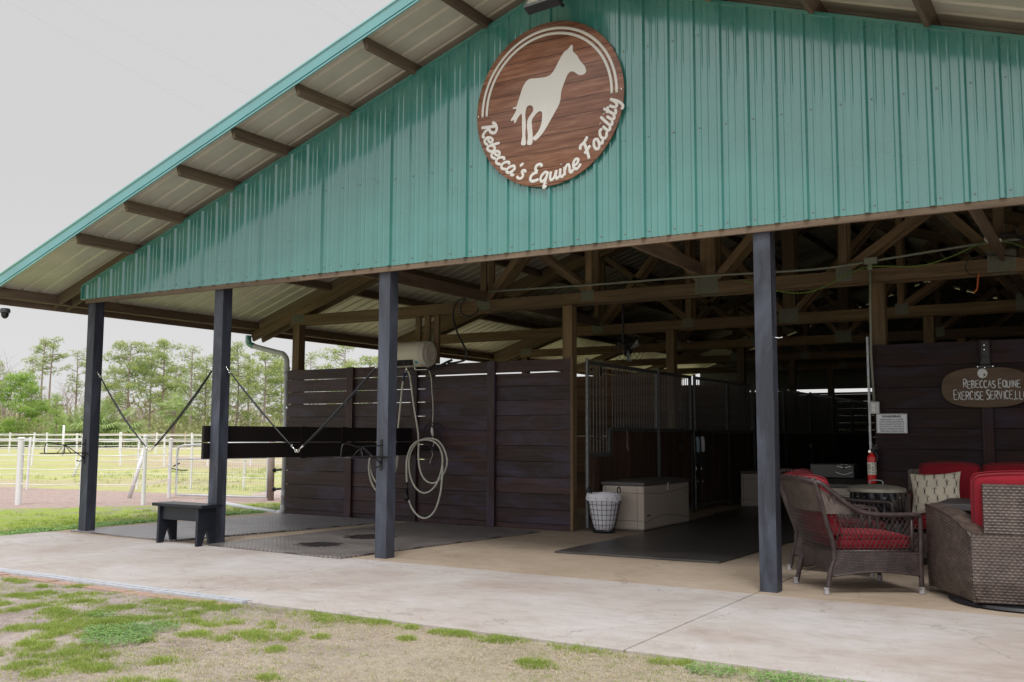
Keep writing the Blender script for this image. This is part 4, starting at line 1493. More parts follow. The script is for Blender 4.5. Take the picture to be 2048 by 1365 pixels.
# ---------------------------------------------------------------- lettering tools
G = {
 'R': [[(.16, 0), (.2, .5), (.27, 1.0)], [(-.02, .8), (.12, 1.0), (.45, 1.04), (.66, .85), (.55, .6), (.24, .5)], [(.3, .5), (.42, .2), (.6, .0), (.72, .06)]],
 'e': [[(.05, .28), (.3, .33), (.4, .5), (.25, .62), (.07, .45), (.05, .18), (.2, .0), (.46, .14)]],
 'b': [[(.22, 1.0), (.1, .5), (.08, .1), (.22, .0), (.42, .2), (.38, .48), (.2, .5), (.1, .35)]],
 'c': [[(.4, .5), (.28, .62), (.1, .45), (.06, .18), (.2, .0), (.44, .14)]],
 'a': [[(.4, .52), (.25, .6), (.08, .4), (.05, .12), (.18, .0), (.34, .2), (.42, .55)], [(.42, .55), (.37, .15), (.46, .0), (.58, .12)]],
 "'": [[(.16, 1.05), (.12, .9), (.04, .78)]],
 's': [[(.38, .5), (.26, .62), (.13, .5), (.3, .28), (.28, .06), (.1, .0), (.0, .12)]],
 'E': [[(.6, .88), (.45, 1.03), (.22, .95), (.2, .72), (.38, .58)], [(.38, .57), (.12, .42), (.06, .15), (.22, .0), (.55, .14)]],
 'q': [[(.4, .52), (.25, .6), (.08, .4), (.05, .12), (.18, .0), (.34, .2), (.42, .55)], [(.42, .6), (.34, .0), (.3, -.42), (.44, -.3)]],
 'u': [[(.08, .58), (.06, .2), (.14, .0), (.3, .15), (.42, .58)], [(.42, .58), (.38, .15), (.46, .0), (.58, .12)]],
 'i': [[(.1, .58), (.06, .15), (.16, .0), (.28, .12)], [(.16, .82), (.17, .86)]],
 'n': [[(.08, .58), (.06, .3), (.04, .0)], [(.06, .3), (.2, .56), (.34, .58), (.36, .35), (.34, .1), (.42, .0), (.54, .12)]],
 'F': [[(-.02, .82), (.1, 1.0), (.4, .98), (.78, 1.06)], [(.38, .98), (.28, .5), (.16, .0)], [(.08, .46), (.3, .5), (.58, .56)]],
 'l': [[(.22, 1.0), (.1, .5), (.06, .12), (.16, .0), (.28, .12)]],
 't': [[(.18, .95), (.1, .5), (.06, .12), (.16, .0), (.3, .12)], [(-.02, .62), (.16, .64), (.34, .66)]],
 'y': [[(.08, .58), (.06, .2), (.16, .04), (.32, .2), (.42, .58)], [(.42, .6), (.36, .0), (.22, -.38), (.04, -.34)]],
}
GW = {'R': .70, 'e': .44, 'b': .44, 'c': .42, 'a': .54, "'": .2, 's': .4, 'E': .58, 'q': .5, 'u': .54, 'i': .26, 'n': .52, 'F': .62, 'l': .26, 't': .30, 'y': .44, ' ': .3}
UP = {
 'R': [[(0, 0), (0, 1)], [(0, 1), (.3, .95), (.36, .75), (.28, .55), (0, .5)], [(.12, .5), (.4, 0)]],
 'E': [[(.36, 1), (0, .98), (0, .02), (.38, 0)], [(0, .52), (.3, .52)]],
 'B': [[(0, 0), (0, 1), (.26, .95), (.28, .65), (0, .52)], [(0, .52), (.34, .42), (.34, .1), (0, 0)]],
 'C': [[(.36, .85), (.2, 1), (.02, .75), (.02, .25), (.18, 0), (.38, .12)]],
 'A': [[(0, 0), (.2, 1), (.4, 0)], [(.08, .38), (.32, .38)]],
 'S': [[(.36, .88), (.2, 1), (.03, .8), (.1, .58), (.3, .42), (.34, .15), (.16, 0), (0, .12)]],
 'Q': [[(.2, 1), (.02, .75), (.02, .25), (.2, 0), (.38, .25), (.38, .75), (.2, 1)], [(.24, .2), (.44, -.08)]],
 'U': [[(0, 1), (.02, .2), (.18, 0), (.34, .2), (.36, 1)]],
 'I': [[(.1, 1), (.1, 0)]],
 'N': [[(0, 0), (0, 1), (.34, 0), (.34, 1)]],
 'X': [[(0, 1), (.38, 0)], [(.38, 1), (0, 0)]],
 'V': [[(0, 1), (.19, 0), (.38, 1)]],
 ',': [[(.1, .06), (.02, -.14)]],
 'L': [[(0, 1), (0, .02), (.32, 0)]],
}
UW = {c: .5 for c in UP}
UW['I'] = .24
UW[','] = .2
UW[' '] = .26
def stroke(mb, pts, fn, wd, depth, soft=True, k=5):
    P = [Vector((p[0], p[1], 0)) for p in pts]
    if not soft and len(P) > 2:
        for a, b in zip(pts, pts[1:]):
            stroke(mb, [a, b], fn, wd, depth*random.uniform(.9, 1.1), False)
        return
    if soft and len(P) > 2:
        P = smoothpts(P, k)
    Q = [Vector(fn(p.x, p.y)) for p in P]
    n_ = len(Q)
    rad = [wd*(.72 if i in (0, n_-1) else 1) for i in range(n_)]
    mb.tube(Q, wd, 8, rad=rad, flat=((0, 1, 0), depth/wd))

# round sign
SC = Vector((6.635, -.035, 4.20))
t = thing('round_sign', 'round wood grain sign with white horse high on the gable', 'sign', SC)
MB().lathe([(.757, 0), (.764, .004), (.764, .014), (.757, .018)], n=96, M=Matrix.Translation((0, .008, 0)) @ Matrix.Rotation(PI/2, 4, 'X')).build('board', 'signwood', t, smooth='auto')
horse = [(0.253, 0.498), (0.267, 0.482), (0.269, 0.435), (0.309, 0.389), (0.339, 0.335), (0.383, 0.279), (0.399, 0.236), (0.393, 0.21), (0.36, 0.199), (0.324, 0.207), (0.279, 0.243), (0.245, 0.252), (0.212, 0.229), (0.182, 0.169), (0.16, 0.119), (0.145, 0.067), (0.14, 0.014), (0.122, -0.037), (0.077, -0.104), (0.031, -0.171), (-0.022, -0.244), (-0.068, -0.292), (-0.111, -0.322), (-0.137, -0.319), (-0.148, -0.295), (-0.122, -0.276), (-0.083, -0.234), (-0.057, -0.177), (-0.048, -0.11), (-0.053, -0.068), (-0.083, -0.059), (-0.122, -0.084), (-0.156, -0.126), (-0.157, -0.181), (-0.149, -0.265), (-0.152, -0.34), (-0.168, -0.358), (-0.199, -0.353), (-0.207, -0.335), (-0.199, -0.271), (-0.207, -0.187), (-0.204, -0.125), (-0.176, -0.081), (-0.145, -0.045), (-0.144, -0.011), (-0.169, 0.014), (-0.2, 0.013), (-0.219, -0.012), (-0.228, -0.073), (-0.221, -0.157), (-0.227, -0.252), (-0.219, -0.329), (-0.233, -0.351), (-0.265, -0.346), (-0.271, -0.321), (-0.259, -0.261), (-0.262, -0.164), (-0.262, -0.081), (-0.27, -0.049), (-0.302, -0.074), (-0.333, -0.121), (-0.349, -0.119), (-0.349, -0.096), (-0.381, -0.099), (-0.376, -0.078), (-0.334, -0.024), (-0.326, 0.007), (-0.361, 0.013), (-0.355, 0.025), (-0.323, 0.03), (-0.307, 0.066), (-0.287, 0.119), (-0.263, 0.184), (-0.232, 0.234), (-0.185, 0.264), (-0.123, 0.26), (-0.03, 0.251), (0.031, 0.26), (0.077, 0.299), (0.122, 0.372), (0.175, 0.444), (0.213, 0.463), (0.235, 0.483)]
hp = smoothpts([(a, -.0135, b) for a, b in horse], 3, True)
MB().prism(hp, (0, .006, 0)).build('horse_figure', 'lettering', t)
m_ = MB()
for rr in (.697, .650):
    m_.tube([(rr*math.cos(R(a)), -.0125, rr*math.sin(R(a))) for a in range(-2, 183, 3)], .0135, 8, flat=((0, 1, 0), .25))
m_.build('arc_line', 'lettering', t, smooth=True)
txt = "Rebecca's Equine Facility"
hs = .125
def arc_text(m_, text, r0, a0, a1, hs, wd):
    tot = sum(GW[c] for c in text)
    k = R(a1-a0)/tot
    a = R(a0)
    for c in text:
        wdt = GW[c]*k
        if c in G:
            for st in G[c]:
                cap = c in 'REF'
                sc_ = hs*(1.12 if cap else 1)
                def fn(px, py, a=a, sc_=sc_):
                    x = px+py*.12
                    an = a+x*k*.96
                    rr = r0-py*sc_
                    return (rr*math.cos(an), -.0125, rr*math.sin(an))
                stroke(m_, st, fn, wd*(1.1 if cap else 1), .003)
        a += wdt
m_ = MB()
arc_text(m_, txt, .718, -173.5, -7, .138, .0142)
m_.build('lettering', 'lettering', t, smooth=True)
m_ = MB()
for a in (90, 180, 0, 270):
    m_.lathe([(.006, 0), (.006, .004)], n=8, M=Matrix.Translation((.742*math.cos(R(a)), -.010, .742*math.sin(R(a)))) @ Matrix.Rotation(PI/2, 4, 'X'))
m_.build('screw', 'chrome', t)

# floodlight above the sign
t = thing('floodlight', 'square floodlight fixed to the gable above the round sign', 'floodlight', (6.93, -.3, 5.0))
FM = Matrix.Translation((6.83, -.40, 5.02)) @ Matrix.Rotation(R(-6), 4, 'Z') @ Matrix.Rotation(R(-30), 4, 'X')
MB().obox(FM, .36, .09, .26).build('housing', 'black', t, True, bevel=.015)
MB().obox(FM @ Matrix.Translation((0, -.047, 0)), .30, .006, .20).build('lens', 'glass', t, True)
m_ = MB()
for (dx, dz, wx, wz) in ((0, .115, .34, .02), (0, -.115, .34, .02), (.16, 0, .02, .21), (-.16, 0, .02, .21)):
    m_.obox(FM @ Matrix.Translation((dx, -.05, dz)), wx, .012, wz)
m_.build('bezel', 'galv', t, True)
MB().tube([(6.83, -.36, 5.06), (6.83, -.1, 5.06)], .018, 8).build('arm', 'black', t, True)

# camera dome under the left eave
t = thing('security_camera', 'small dark dome camera under the left eave corner', 'camera', (-.66, -.66, 2.68))
MB().lathe([(.05, 0), (.06, -.02), (.06, -.05), (.045, -.06)], (-.64, -.655, 2.725), 20).build('mount', 'dark_box', t, True, 'auto')
MB().lathe([(.045, -.06), (.045, -.08), (.036, -.105), (.018, -.122), (.002, -.126)], (-.64, -.655, 2.725), 20).build('dome', 'black', t, True, True)

# oval hanging sign
OC = Vector((9.80, 3.405, 1.705))
t = thing('oval_sign', 'brown oval wooden sign with carved lettering on the dark wall', 'sign', OC)
pts = []
HW, HH = .415, .205
for i in range(64):
    a = 2*PI*i/64
    c_, s_ = math.cos(a), math.sin(a)
    e = 2.7
    pts.append((HW*abs(c_)**(2/e)*(1 if c_ > 0 else -1), 0, HH*abs(s_)**(2/e)*(1 if s_ > 0 else -1)))
MB().prism(pts, (0, .025, 0)).build('board', 'oval_wood', t, bevel=.004)
def flat_text(m_, text, x0, z0, hs, wdth, wd, y, big='RES'):
    tot = sum(UW[c] for c in text)
    k = wdth/tot
    x = x0
    prev = ' '
    for c in text:
        if c in UP:
            b = 1.22 if prev == ' ' else 1
            jz = random.uniform(-.004, .004)
            for st in UP[c]:
                stroke(m_, st, lambda px, py, x=x, b=b, jz=jz: (x+px*k*1.0, y, z0+jz+py*hs*b), wd, .0025, len(st) > 4, 3)
        x += UW[c]*k
        prev = c
m_ = MB()
flat_text(m_, 'REBECCAS EQUINE', -.205, -.004, .072, .53, .0058, -.002)
flat_text(m_, 'EXERCISE SERVICE,LLC', -.30, -.122, .082, .68, .0058, -.002)
m_.build('lettering', 'lettering_blue', t, smooth=True)
m_ = MB()
n_ = 20
ring = [(-.025+.040*math.cos(2*PI*i/n_), -.004, .142+.042*math.sin(2*PI*i/n_)) for i in range(n_)]
m_.tube(ring, .007, 6, closed=True, flat=((0, 1, 0), .4))
hd = [(-.055, .155), (-.03, .172), (.0, .165), (.02, .145), (.027, .12), (.012, .105), (.0, .118), (-.012, .12), (-.008, .09), (-.018, .072), (-.045, .08), (-.06, .105), (-.066, .13)]
m_.prism([(-.025+(a+.022)*.78, -.007, .142+(b-.122)*.72) for a, b in hd], (0, .007, 0))
m_.build('horse_emblem', 'lettering_blue', t)
m_ = MB()
m_.box(-.03, .045, .01, .03, .30, .475)
m_.prism([(-.05, .02, .235), (.05, .02, .235), (.045, .02, .30), (-.015, .02, .33)], (0, -.02, 0))
m_.box(-.075, .09, -.014, -.001, .195, .225)
m_.build('bracket', 'black', t, bevel=.004)
m_ = MB()
for (x, z, y) in ((-.065, .21, -.014), (0, .2, -.014), (.075, .21, -.014), (0, .43, .01), (0, .385, .01)):
    m_.lathe([(.006, 0), (.005, .004)], n=8, M=Matrix.Translation((x, y, z)) @ Matrix.Rotation(PI/2, 4, 'X'))
m_.build('bolt', 'chrome', t)

# warning notice: flat sign with real lettering
t = thing('warning_sign', 'small white printed warning notice on the dark plank wall', 'sign', (8.882, 3.412, 1.342))
MB().box(-.155, .155, 0, .006, -.103, .103).build('plate', 'white_sign', t, bevel=.004)
def font_text(body, size, x, z, y, m, par, name, sxl=1.0, bold=0):
    cu = bpy.data.curves.new('tmp', 'FONT')
    cu.body = body
    cu.size = size
    cu.align_x = 'CENTER'
    cu.offset = bold
    cu.resolution_u = 2
    ob = bpy.data.objects.new('tmp', cu)
    col.objects.link(ob)
    dg = bpy.context.evaluated_depsgraph_get()
    me = bpy.data.meshes.new_from_object(ob.evaluated_get(dg))
    bpy.data.objects.remove(ob)
    me.transform(Matrix.Translation((x, y, z)) @ Matrix.Rotation(PI/2, 4, 'X') @ Matrix.Diagonal((sxl, 1, 1, 1)))
    me.materials.clear()
    me.materials.append(MAT[m])
    o = bpy.data.objects.new(name, me)
    col.objects.link(o)
    o.parent = par
    return o
font_text('WARNING', .034, 0, .063, -.0015, 'ink', t, 'heading', 1.15, .0012)
LN = ['UNDER FLORIDA LAW, AN EQUINE', 'ACTIVITY SPONSOR OR PROFESSIONAL', 'SHALL NOT BE LIABLE FOR ANY INJURY TO,', 'OR THE DEATH OF A PARTICIPANT IN', 'EQUINE ACTIVITIES RESULTING FROM THE', 'INHERENT RISKS OF EQUINE ACTIVITIES.']
for i, s_ in enumerate(LN):
    font_text(s_, .0205, 0, .035-i*.0245, -.0015, 'ink', t, 'text_line', [.72, .68, .62, .70, .62, .64][i], .0004)
m_ = MB()
for (x0, x1, z0, z1) in ((-.149, .149, .0945, .0965), (-.149, .149, -.0965, -.0945), (-.149, -.147, -.0943, .0943), (.147, .149, -.0943, .0943)):
    m_.box(x0, x1, -.0012, .001, z0, z1)
m_.build('border', 'ink', t)

# ---------------------------------------------------------------- fire extinguisher
t = thing('fire_extinguisher', 'red fire extinguisher hung on the edge of the dark wall', 'extinguisher', (8.675, 3.38, .70))
MB().lathe([(.03, 0), (.045, .01), (.046, .02), (.046, .27), (.043, .29), (.030, .315), (.018, .325), (.018, .335)], n=28, c=(8.675, 3.375, .70)).build('cylinder', 'red_can', t, True, 'auto')
m_ = MB()
m_.grid(lambda u, v: (8.675+.0468*math.cos(R(-160)+u*R(170)), 3.375+.0468*math.sin(R(-160)+u*R(170)), .80+v*.13), 18, 2)
lb = m_.build('label', 'paper', t, True, True)
m_ = MB()
for k in range(11):
    for (ua, ub) in ((.06, .4), (.46, .62), (.68, .94)):
        if random.random() < .85:
            z = .808+k*.0112
            m_.grid(lambda u, v: (8.675+.0472*math.cos(R(-160)+(ua+u*(ub-ua)*random.uniform(.9, 1))*R(170)), 3.375+.0472*math.sin(R(-160)+(ua+u*(ub-ua))*R(170)), z+v*.005), 4, 1)
m_.build('label_print', 'ink', lb, True)
m_ = MB().tube([(8.675, 3.375, 1.03), (8.675, 3.375, 1.055)], .016, 10)
m_.tube([(8.665, 3.375, 1.05), (8.70, 3.37, 1.07), (8.745, 3.365, 1.085)], .009, 6)
m_.tube([(8.665, 3.375, 1.055), (8.70, 3.37, 1.09), (8.735, 3.365, 1.115)], .009, 6)
m_.build('valve_handle', 'dark_box', t, True, True)
MB().lathe([(.014, -.006), (.014, .006)], n=14, M=Matrix.Translation((8.66, 3.355, 1.045)) @ Matrix.Rotation(PI/2, 4, 'X')).build('gauge', 'chrome', t, True)
MB().tube(smoothpts([(8.69, 3.37, 1.06), (8.725, 3.36, 1.03), (8.735, 3.355, .98), (8.73, 3.35, .94)], 5), .008, 8).build('discharge_hose', 'black', t, True, True)
m_ = MB().box(8.655, 8.70, 3.425, 3.468, .72, 1.05)
m_.build('wall_bracket', 'black', t, True)

# ---------------------------------------------------------------- wicker weave
def weave(mb, fn, nrm, ulen, vlen, pu=.042, pv=.0115, h=.0048, su=5, sv=3):
    """real basket relief on surface fn(u,v) (u,v in metres), nrm(u,v) outward"""
    nu = max(4, int(ulen/pu*su))
    nv = max(3, int(vlen/pv*sv))
    def f(a, b):
        u, v = a*ulen, b*vlen
        row = math.floor(v/pv)
        ph = (v/pv) % 1
        uu = u/pu+(.5 if row % 2 else 0)
        hh = (.35+.65*abs(math.sin(PI*uu)))*math.sin(PI*ph)**.6 if 0 < ph < 1 else 0
        p = Vector(fn(u, v))
        n = Vector(nrm(u, v))
        return p+n*(h*hh-h*.3)
    mb.grid(f, nu, nv)

def poly_weave(name, m, par, A, B, C, D, pu=.042, pv=.0115, h=.0048, su=5, sv=3, mb=None, topfn=None):
    """A,B bottom left/right, D,C top left/right"""
    A, B, C, D = Vector(A), Vector(B), Vector(C), Vector(D)
    n = (B-A).cross(D-A).normalized()
    ul = ((B-A).length+(C-D).length)/2
    vl = ((D-A).length+(C-B).length)/2
    def fn(u, v):
        a, b = u/ul, v/vl
        p = (A*(1-a)+B*a)*(1-b)+(D*(1-a)+C*a)*b
        if topfn:
            p = topfn(a, b, p)
        return p
    own = mb is None
    mb = mb or MB()
    weave(mb, fn, lambda u, v: n, ul, vl, pu, pv, h, su, sv)
    return mb.build(name, m, par, smooth=True) if own else mb

def cushion(name, sx, sy, sz, M, par, m='red', puff=.02, nx=14, ny=14, crown=0):
    """soft box: superellipsoid-like closed mesh, piping seam round the edge"""
    mb = MB()
    vs, fs = [], []
    for side in (1, -1):
        base = len(vs)
        for j in range(ny+1):
            for i in range(nx+1):
                u, v = i/nx*2-1, j/ny*2-1
                ed = (1-abs(u)**6)*(1-abs(v)**6)
                z = side*(sz/2*(.62+.38*max(0, ed)**.5)+puff*max(0, (1-u*u)*(1-v*v)))
                rx = sx/2*(1-.02*abs(v)**8)
                ry = sy/2*(1-.02*abs(u)**8)+crown*(1-u*u)*(1 if v > 0 else 0)*abs(v)
                kx = 1-.05*(1-max(0, 1-abs(v)**14))
                vs.append(M @ Vector((u*rx*kx, v*ry, z)))
        for j in range(ny):
            for i in range(nx):
                a = base+j*(nx+1)+i
                q = (a, a+1, a+nx+2, a+nx+1)
                fs.append(q if side == 1 else q[::-1])
    b2 = (nx+1)*(ny+1)
    edge = [i for i in range(nx+1)]+[j*(nx+1)+nx for j in range(1, ny+1)]+[ny*(nx+1)+i for i in range(nx-1, -1, -1)]+[j*(nx+1) for j in range(ny-1, 0, -1)]
    for k in range(len(edge)):
        a, b = edge[k], edge[(k+1) % len(edge)]
        fs.append((a, b2+a, b2+b, b))
    mb.add(vs, fs)
    o = mb.build(name, m, par, smooth=True)
    md = o.modifiers.new('ss', 'SUBSURF')
    md.levels = md.render_levels = 1
    pip = MB()
    for o_ in (0, b2):
        pip.tube([vs[o_+k] for k in edge], .0045, 6, closed=True)
    pip.build('piping', m, o, smooth=True)
    return o

# ---------------------------------------------------------------- wicker armchairs
def lattice(mb, fn, ul, vl, step=.045, r=.0028, ratio=1.0):
    """two crossing families of slanted canes on surface fn(u,v) over [0,ul]x[0,vl]"""
    for fam in (1, -1):
        k0 = -int(vl*ratio/step)-1 if fam == 1 else 0
        k1 = int(ul/step)+1 if fam == 1 else int((ul+vl*ratio)/step)+1
        for k in range(k0, k1):
            pts = []
            for i in range(13):
                v = vl*i/12
                u = k*step+fam*v*ratio
                if 0 <= u <= ul:
                    pts.append(Vector(fn(u, v))+Vector((0, 0, 0)))
                else:
                    if len(pts) > 1:
                        mb.tube(pts, r, 5, cap=False)
                    pts = []
            if len(pts) > 1:
                mb.tube(pts, r, 5, cap=False)

def armchair(label, loc, rz):
    t = thing('wicker_armchair', label, 'armchair', loc, rz, 'dark wicker armchairs with red cushions')
    # frame: local +y is forward
    fr = MB()
    for s_ in (-1, 1):
        back = smoothpts([(s_*.285, -.375, 0), (s_*.275, -.335, .18), (s_*.278, -.30, .32), (s_*.305, -.38, .58), (s_*.325, -.455, .82), (s_*.32, -.465, .85)], 5)
        fr.tube(back, .019, 10)
        arm = smoothpts([(s_*.315, -.465, .855), (s_*.345, -.43, .845), (s_*.35, -.35, .785), (s_*.352, -.22, .685), (s_*.352, -.10, .625), (s_*.352, .05, .605), (s_*.352, .26, .602), (s_*.35, .335, .598), (s_*.345, .365, .57), (s_*.34, .368, .4), (s_*.335, .365, .2), (s_*.33, .372, 0)], 6)
        fr.tube(arm, .019, 10)
        fr.tube([(s_*.335, .30, .60), (s_*.335, .30, .33)], .013, 8)
        fr.tube([(s_*.28, -.30, .325), (s_*.335, .36, .325)], .010, 8)
    top = smoothpts([(-.315, -.465, .855), (-.2, -.51, .868), (0, -.53, .873), (.2, -.51, .868), (.315, -.465, .855)], 6)
    fr.tube(top, .022, 10)
    fr.tube([(-.278, -.30, .325), (0, -.335, .325), (.278, -.30, .325)], .010, 8)
    fr.tube([(-.33, .365, .325), (.33, .365, .325)], .010, 8)
    # the wrapped look of the frame tubes
    f0 = fr.build('frame', 'wicker_dark', t, smooth=True)
    for s_ in (-1, 1):
        for p in ((s_*.285, -.374), (s_*.33, .372)):
            wr = MB().tube([(p[0], p[1], .002), (p[0], p[1], .012), (p[0], p[1], .013), (p[0], p[1], .045), (p[0], p[1], .046), (p[0], p[1], .052)], .02, 12, rad=[.0235, .0235, .0205, .0205, .023, .021])
            wr.build('leg_tip', 'worn_tip', t, smooth='auto')
    wt = MB()
    for i in range(9):
        a = i/8
        x = -.30+.6*a
        y_ = -.465-.062*(1-(2*a-1)**2)
        wt.tube([(x-.011, y_-.0, .861+.012*(1-(2*a-1)**2)), (x+.011, y_, .861+.012*(1-(2*a-1)**2))], .0245, 10)
    wt.build('wrap', 'wicker_tan', f0, smooth=True)
    # surfaces
    def backf(u, v, z0=.33, z1=.855, ul=.60):
        k = u/ul*2-1
        zz = z0+v
        q = (zz-.32)/(.85-.32)
        hw = .278+.045*q
        y_ = -.30-.165*q-.055*(1-k*k)
        return (k*hw, y_, zz)
    bw = MB()
    weave(bw, lambda u, v: backf(u, v+.29), lambda u, v: (0, -1, .2), .60, .235, .034, .0135, .0065, 4, 3)
    bw.build('back_weave', 'wicker_tan', t, smooth=True)
    bl = MB()
    lattice(bl, lambda u, v: backf(u, v), .60, .29, .026, .0026, .45)
    for k in range(4):
        bl.tube([backf(i*.05, .29*k/3+.002) for i in range(13)], .003, 5)
    bl.build('back_lattice', 'wicker_dark', t, smooth=True)
    # sides
    def armz(y_):
        P = [(-.465, .855), (-.43, .845), (-.35, .785), (-.22, .685), (-.10, .625), (.05, .605), (.26, .602), (.335, .598)]
        if y_ <= P[0][0]:
            return P[0][1]
        for (a, b), (c, d) in zip(P, P[1:]):
            if y_ <= c:
                return b+(d-b)*(y_-a)/(c-a)
        return P[-1][1]
    for s_ in (-1, 1):
        sl_ = MB()
        def sf(u, v, s_=s_):
            k = u/.63
            q = v/.29
            yb = -.30+.65*k
            zt = armz(yb-.12*(1-k))
            yt = yb-.10*(1-k)
            z = .33+(zt-.33)*q
            x = (.285+.045*k)*(1-q)+.343*q
            return (s_*x, yb*(1-q)+yt*q, z)
        lattice(sl_, sf, .63, .29, .036, .0027, .55)
        sl_.build('side_lattice', 'wicker_dark', t, smooth=True)
        # little woven wing under the arm sweep
        sw = MB()
        def wf(u, v, s_=s_):
            k, q = u/.20, v/.23
            yy = -.36+.17*k-.07*q*(1-k)
            zt = armz(yy)
            zb = .61
            return (s_*(.322+.02*k), yy-.04*(1-k), zb+(max(zt-.01, zb+.01)-zb)*q)
        weave(sw, wf, lambda u, v: (s_, 0, 0), .20, .23, .03, .0095, .003, 4, 3)
        sw.build('wing_weave', 'wicker_tan', t, smooth=True)
    # aprons, arched underneath
    def apron(A, B, arch, nm):
        A, B = Vector(A), Vector(B)
        d = (B-A)
        n = Vector((d.y, -d.x, 0)).normalized()
        ln = d.length
        ap = MB()
        def f(u, v):
            k = u/ln
            zb = .14+arch*math.sin(PI*k)**.8
            zb = .135+arch*math.sin(PI*k)
            return A+d*k+Vector((0, 0, 1))*(zb+(.325-zb)*(v/.19))
        weave(ap, f, lambda u, v: n, ln, .19, .036, .0135, .0065, 4, 3)
        # arched edge roll
        ap.tube([f(ln*i/14, 0) for i in range(15)], .008, 6)
        ap.build(nm, 'wicker_dark', t, smooth=True)
    apron((-.285, -.325, 0), (.285, -.325, 0), .055, 'apron')
    apron((.285, -.325, 0), (.34, .37, 0), .035, 'apron')
    apron((.335, .37, 0), (-.335, .37, 0), .05, 'apron')
    apron((-.34, .37, 0), (-.285, -.325, 0), .035, 'apron')
    # cushions
    cushion('seat_cushion', .56, .60, .12, Matrix.Translation((0, .045, .385)), t, puff=.018)
    Mb = Matrix.Translation((0, -.325, .65)) @ Matrix.Rotation(R(105), 4, 'X')
    cushion('back_cushion', .56, .45, .11, Mb, t, puff=.025, crown=.02)
    return t
AH = R(-52)   # local +y turned to the chair heading
HD = 38.4
armchair('dark wicker armchair nearest the front post with slanted back', (9.08, .63, 0), R(HD-90))
armchair('dark wicker armchair half hidden behind the nearest wicker armchair', (8.73, 1.66, 0), R(-5-90))

# ---------------------------------------------------------------- swivel club chair
t = thing('swivel_chair', 'woven taupe swivel club chair with red cushion at right edge', 'armchair', (10.3, .55, 0))
A_ = Vector((9.995, .085, 0))
B_ = Vector((9.60, .76, 0))
ang = R(9)
dB = Vector((math.cos(ang), math.sin(ang), 0))
Cc = A_+dB*.78
F_ = B_+dB*1.38+Vector((0, .1, 0))
zb = .04
def up(p, z):
    return Vector((p.x, p.y, z))
o3 = Vector(t.location)
def L3(p):
    return Vector(p)-o3
# side panel with curved top: from rear corner (z .53) to the front (z .655)
def side_panel(P, Q, flip, nm):
    d = Q-P
    ln = d.length
    n = Vector((d.y, -d.x, 0)).normalized()
    if flip:
        n = -n
    m_ = MB()
    def f(u, v):
        k = u/ln
        zt = .52+.155*math.sin(k*PI*.5)**.8
        bulge = .03*math.sin(PI*k)*math.sin(PI*min(1, v/.6))
        z = zb+(zt-zb)*(v/.6)
        # the foot tucks under
        tuck = -.02*(1-min(1, (z-zb)/.12))
        return L3(P+d*k+n*(bulge+tuck))+Vector((0, 0, z))
    weave(m_, f, lambda u, v: n, ln, .6, .036, .0205, .0095, 5, 4)
    m_.build(nm, 'wicker_tan', t, smooth=True)
    # arm top
    m2 = MB()
    def g(u, v):
        k = u/ln
        zt = .52+.155*math.sin(k*PI*.5)**.8
        q = v/.15
        return L3(P+d*k-n*(.16*q))+Vector((0, 0, zt+.018*math.sin(PI*min(1, q*.8))))
    weave(m2, g, lambda u, v: (0, 0, 1), ln, .15, .036, .0205, .005, 5, 4)
    m2.build('arm_top', 'wicker_tan', t, smooth=True)
    m3 = MB()
    m3.tube([f(ln*i/16, .6) for i in range(17)], .011, 8)
    m3.build('arm_edge', 'wicker_tan', t, smooth=True)
side_panel(B_, A_, False, 'side_weave') if False else None
def side2(P, Q, out, nm):
    """P rear, Q front"""
    d = Q-P
    ln = d.length
    n = Vector((-d.y, d.x, 0)).normalized()
    if n.dot(out) < 0:
        n = -n
    def zt(k):
        return .50+.17*math.sin(min(1, max(0, k))*PI*.5)**.75
    def f(u, v):
        k = u/ln
        q = v/.6
        z = zb+(zt(k)-zb)*q
        bulge = .035*math.sin(PI*k)*math.sin(PI*q)
        tuck = -.03*(1-min(1, (z-zb)/.14))
        return L3(P+d*k+n*(bulge+tuck))+Vector((0, 0, z))
    m_ = MB()
    weave(m_, f, lambda u, v: n, ln, .6, .036, .0205, .0095, 5, 4)
    m_.build(nm, 'wicker_tan', t, smooth=True)
    m2 = MB()
    def g(u, v):
        k = u/ln
        q = v/.15
        return L3(P+d*k-n*(.15*q))+Vector((0, 0, zt(k)+.015*math.sin(PI*q)))
    weave(m2, g, lambda u, v: (0, 0, 1), ln, .15, .036, .0205, .005, 5, 4)
    m2.tube([f(ln*i/16, .6) for i in range(17)], .010, 8)
    # inner face
    m2.grid(lambda a, b: L3(P+d*a-n*.15)+Vector((0, 0, .3+(zt(a)-.3)*b)), 10, 4)
    # front face
    m2.grid(lambda a, b: L3(Q-n*.15*a)+Vector((0, 0, zb+(zt(1)-zb)*b)), 4, 10)
    m2.build('arm_top', 'wicker_tan', t, smooth=True)
side2(A_, B_, Vector((-1, -.3, 0)), 'side_weave')
side2(Cc, F_, Vector((1, -.3, 0)), 'side_weave')
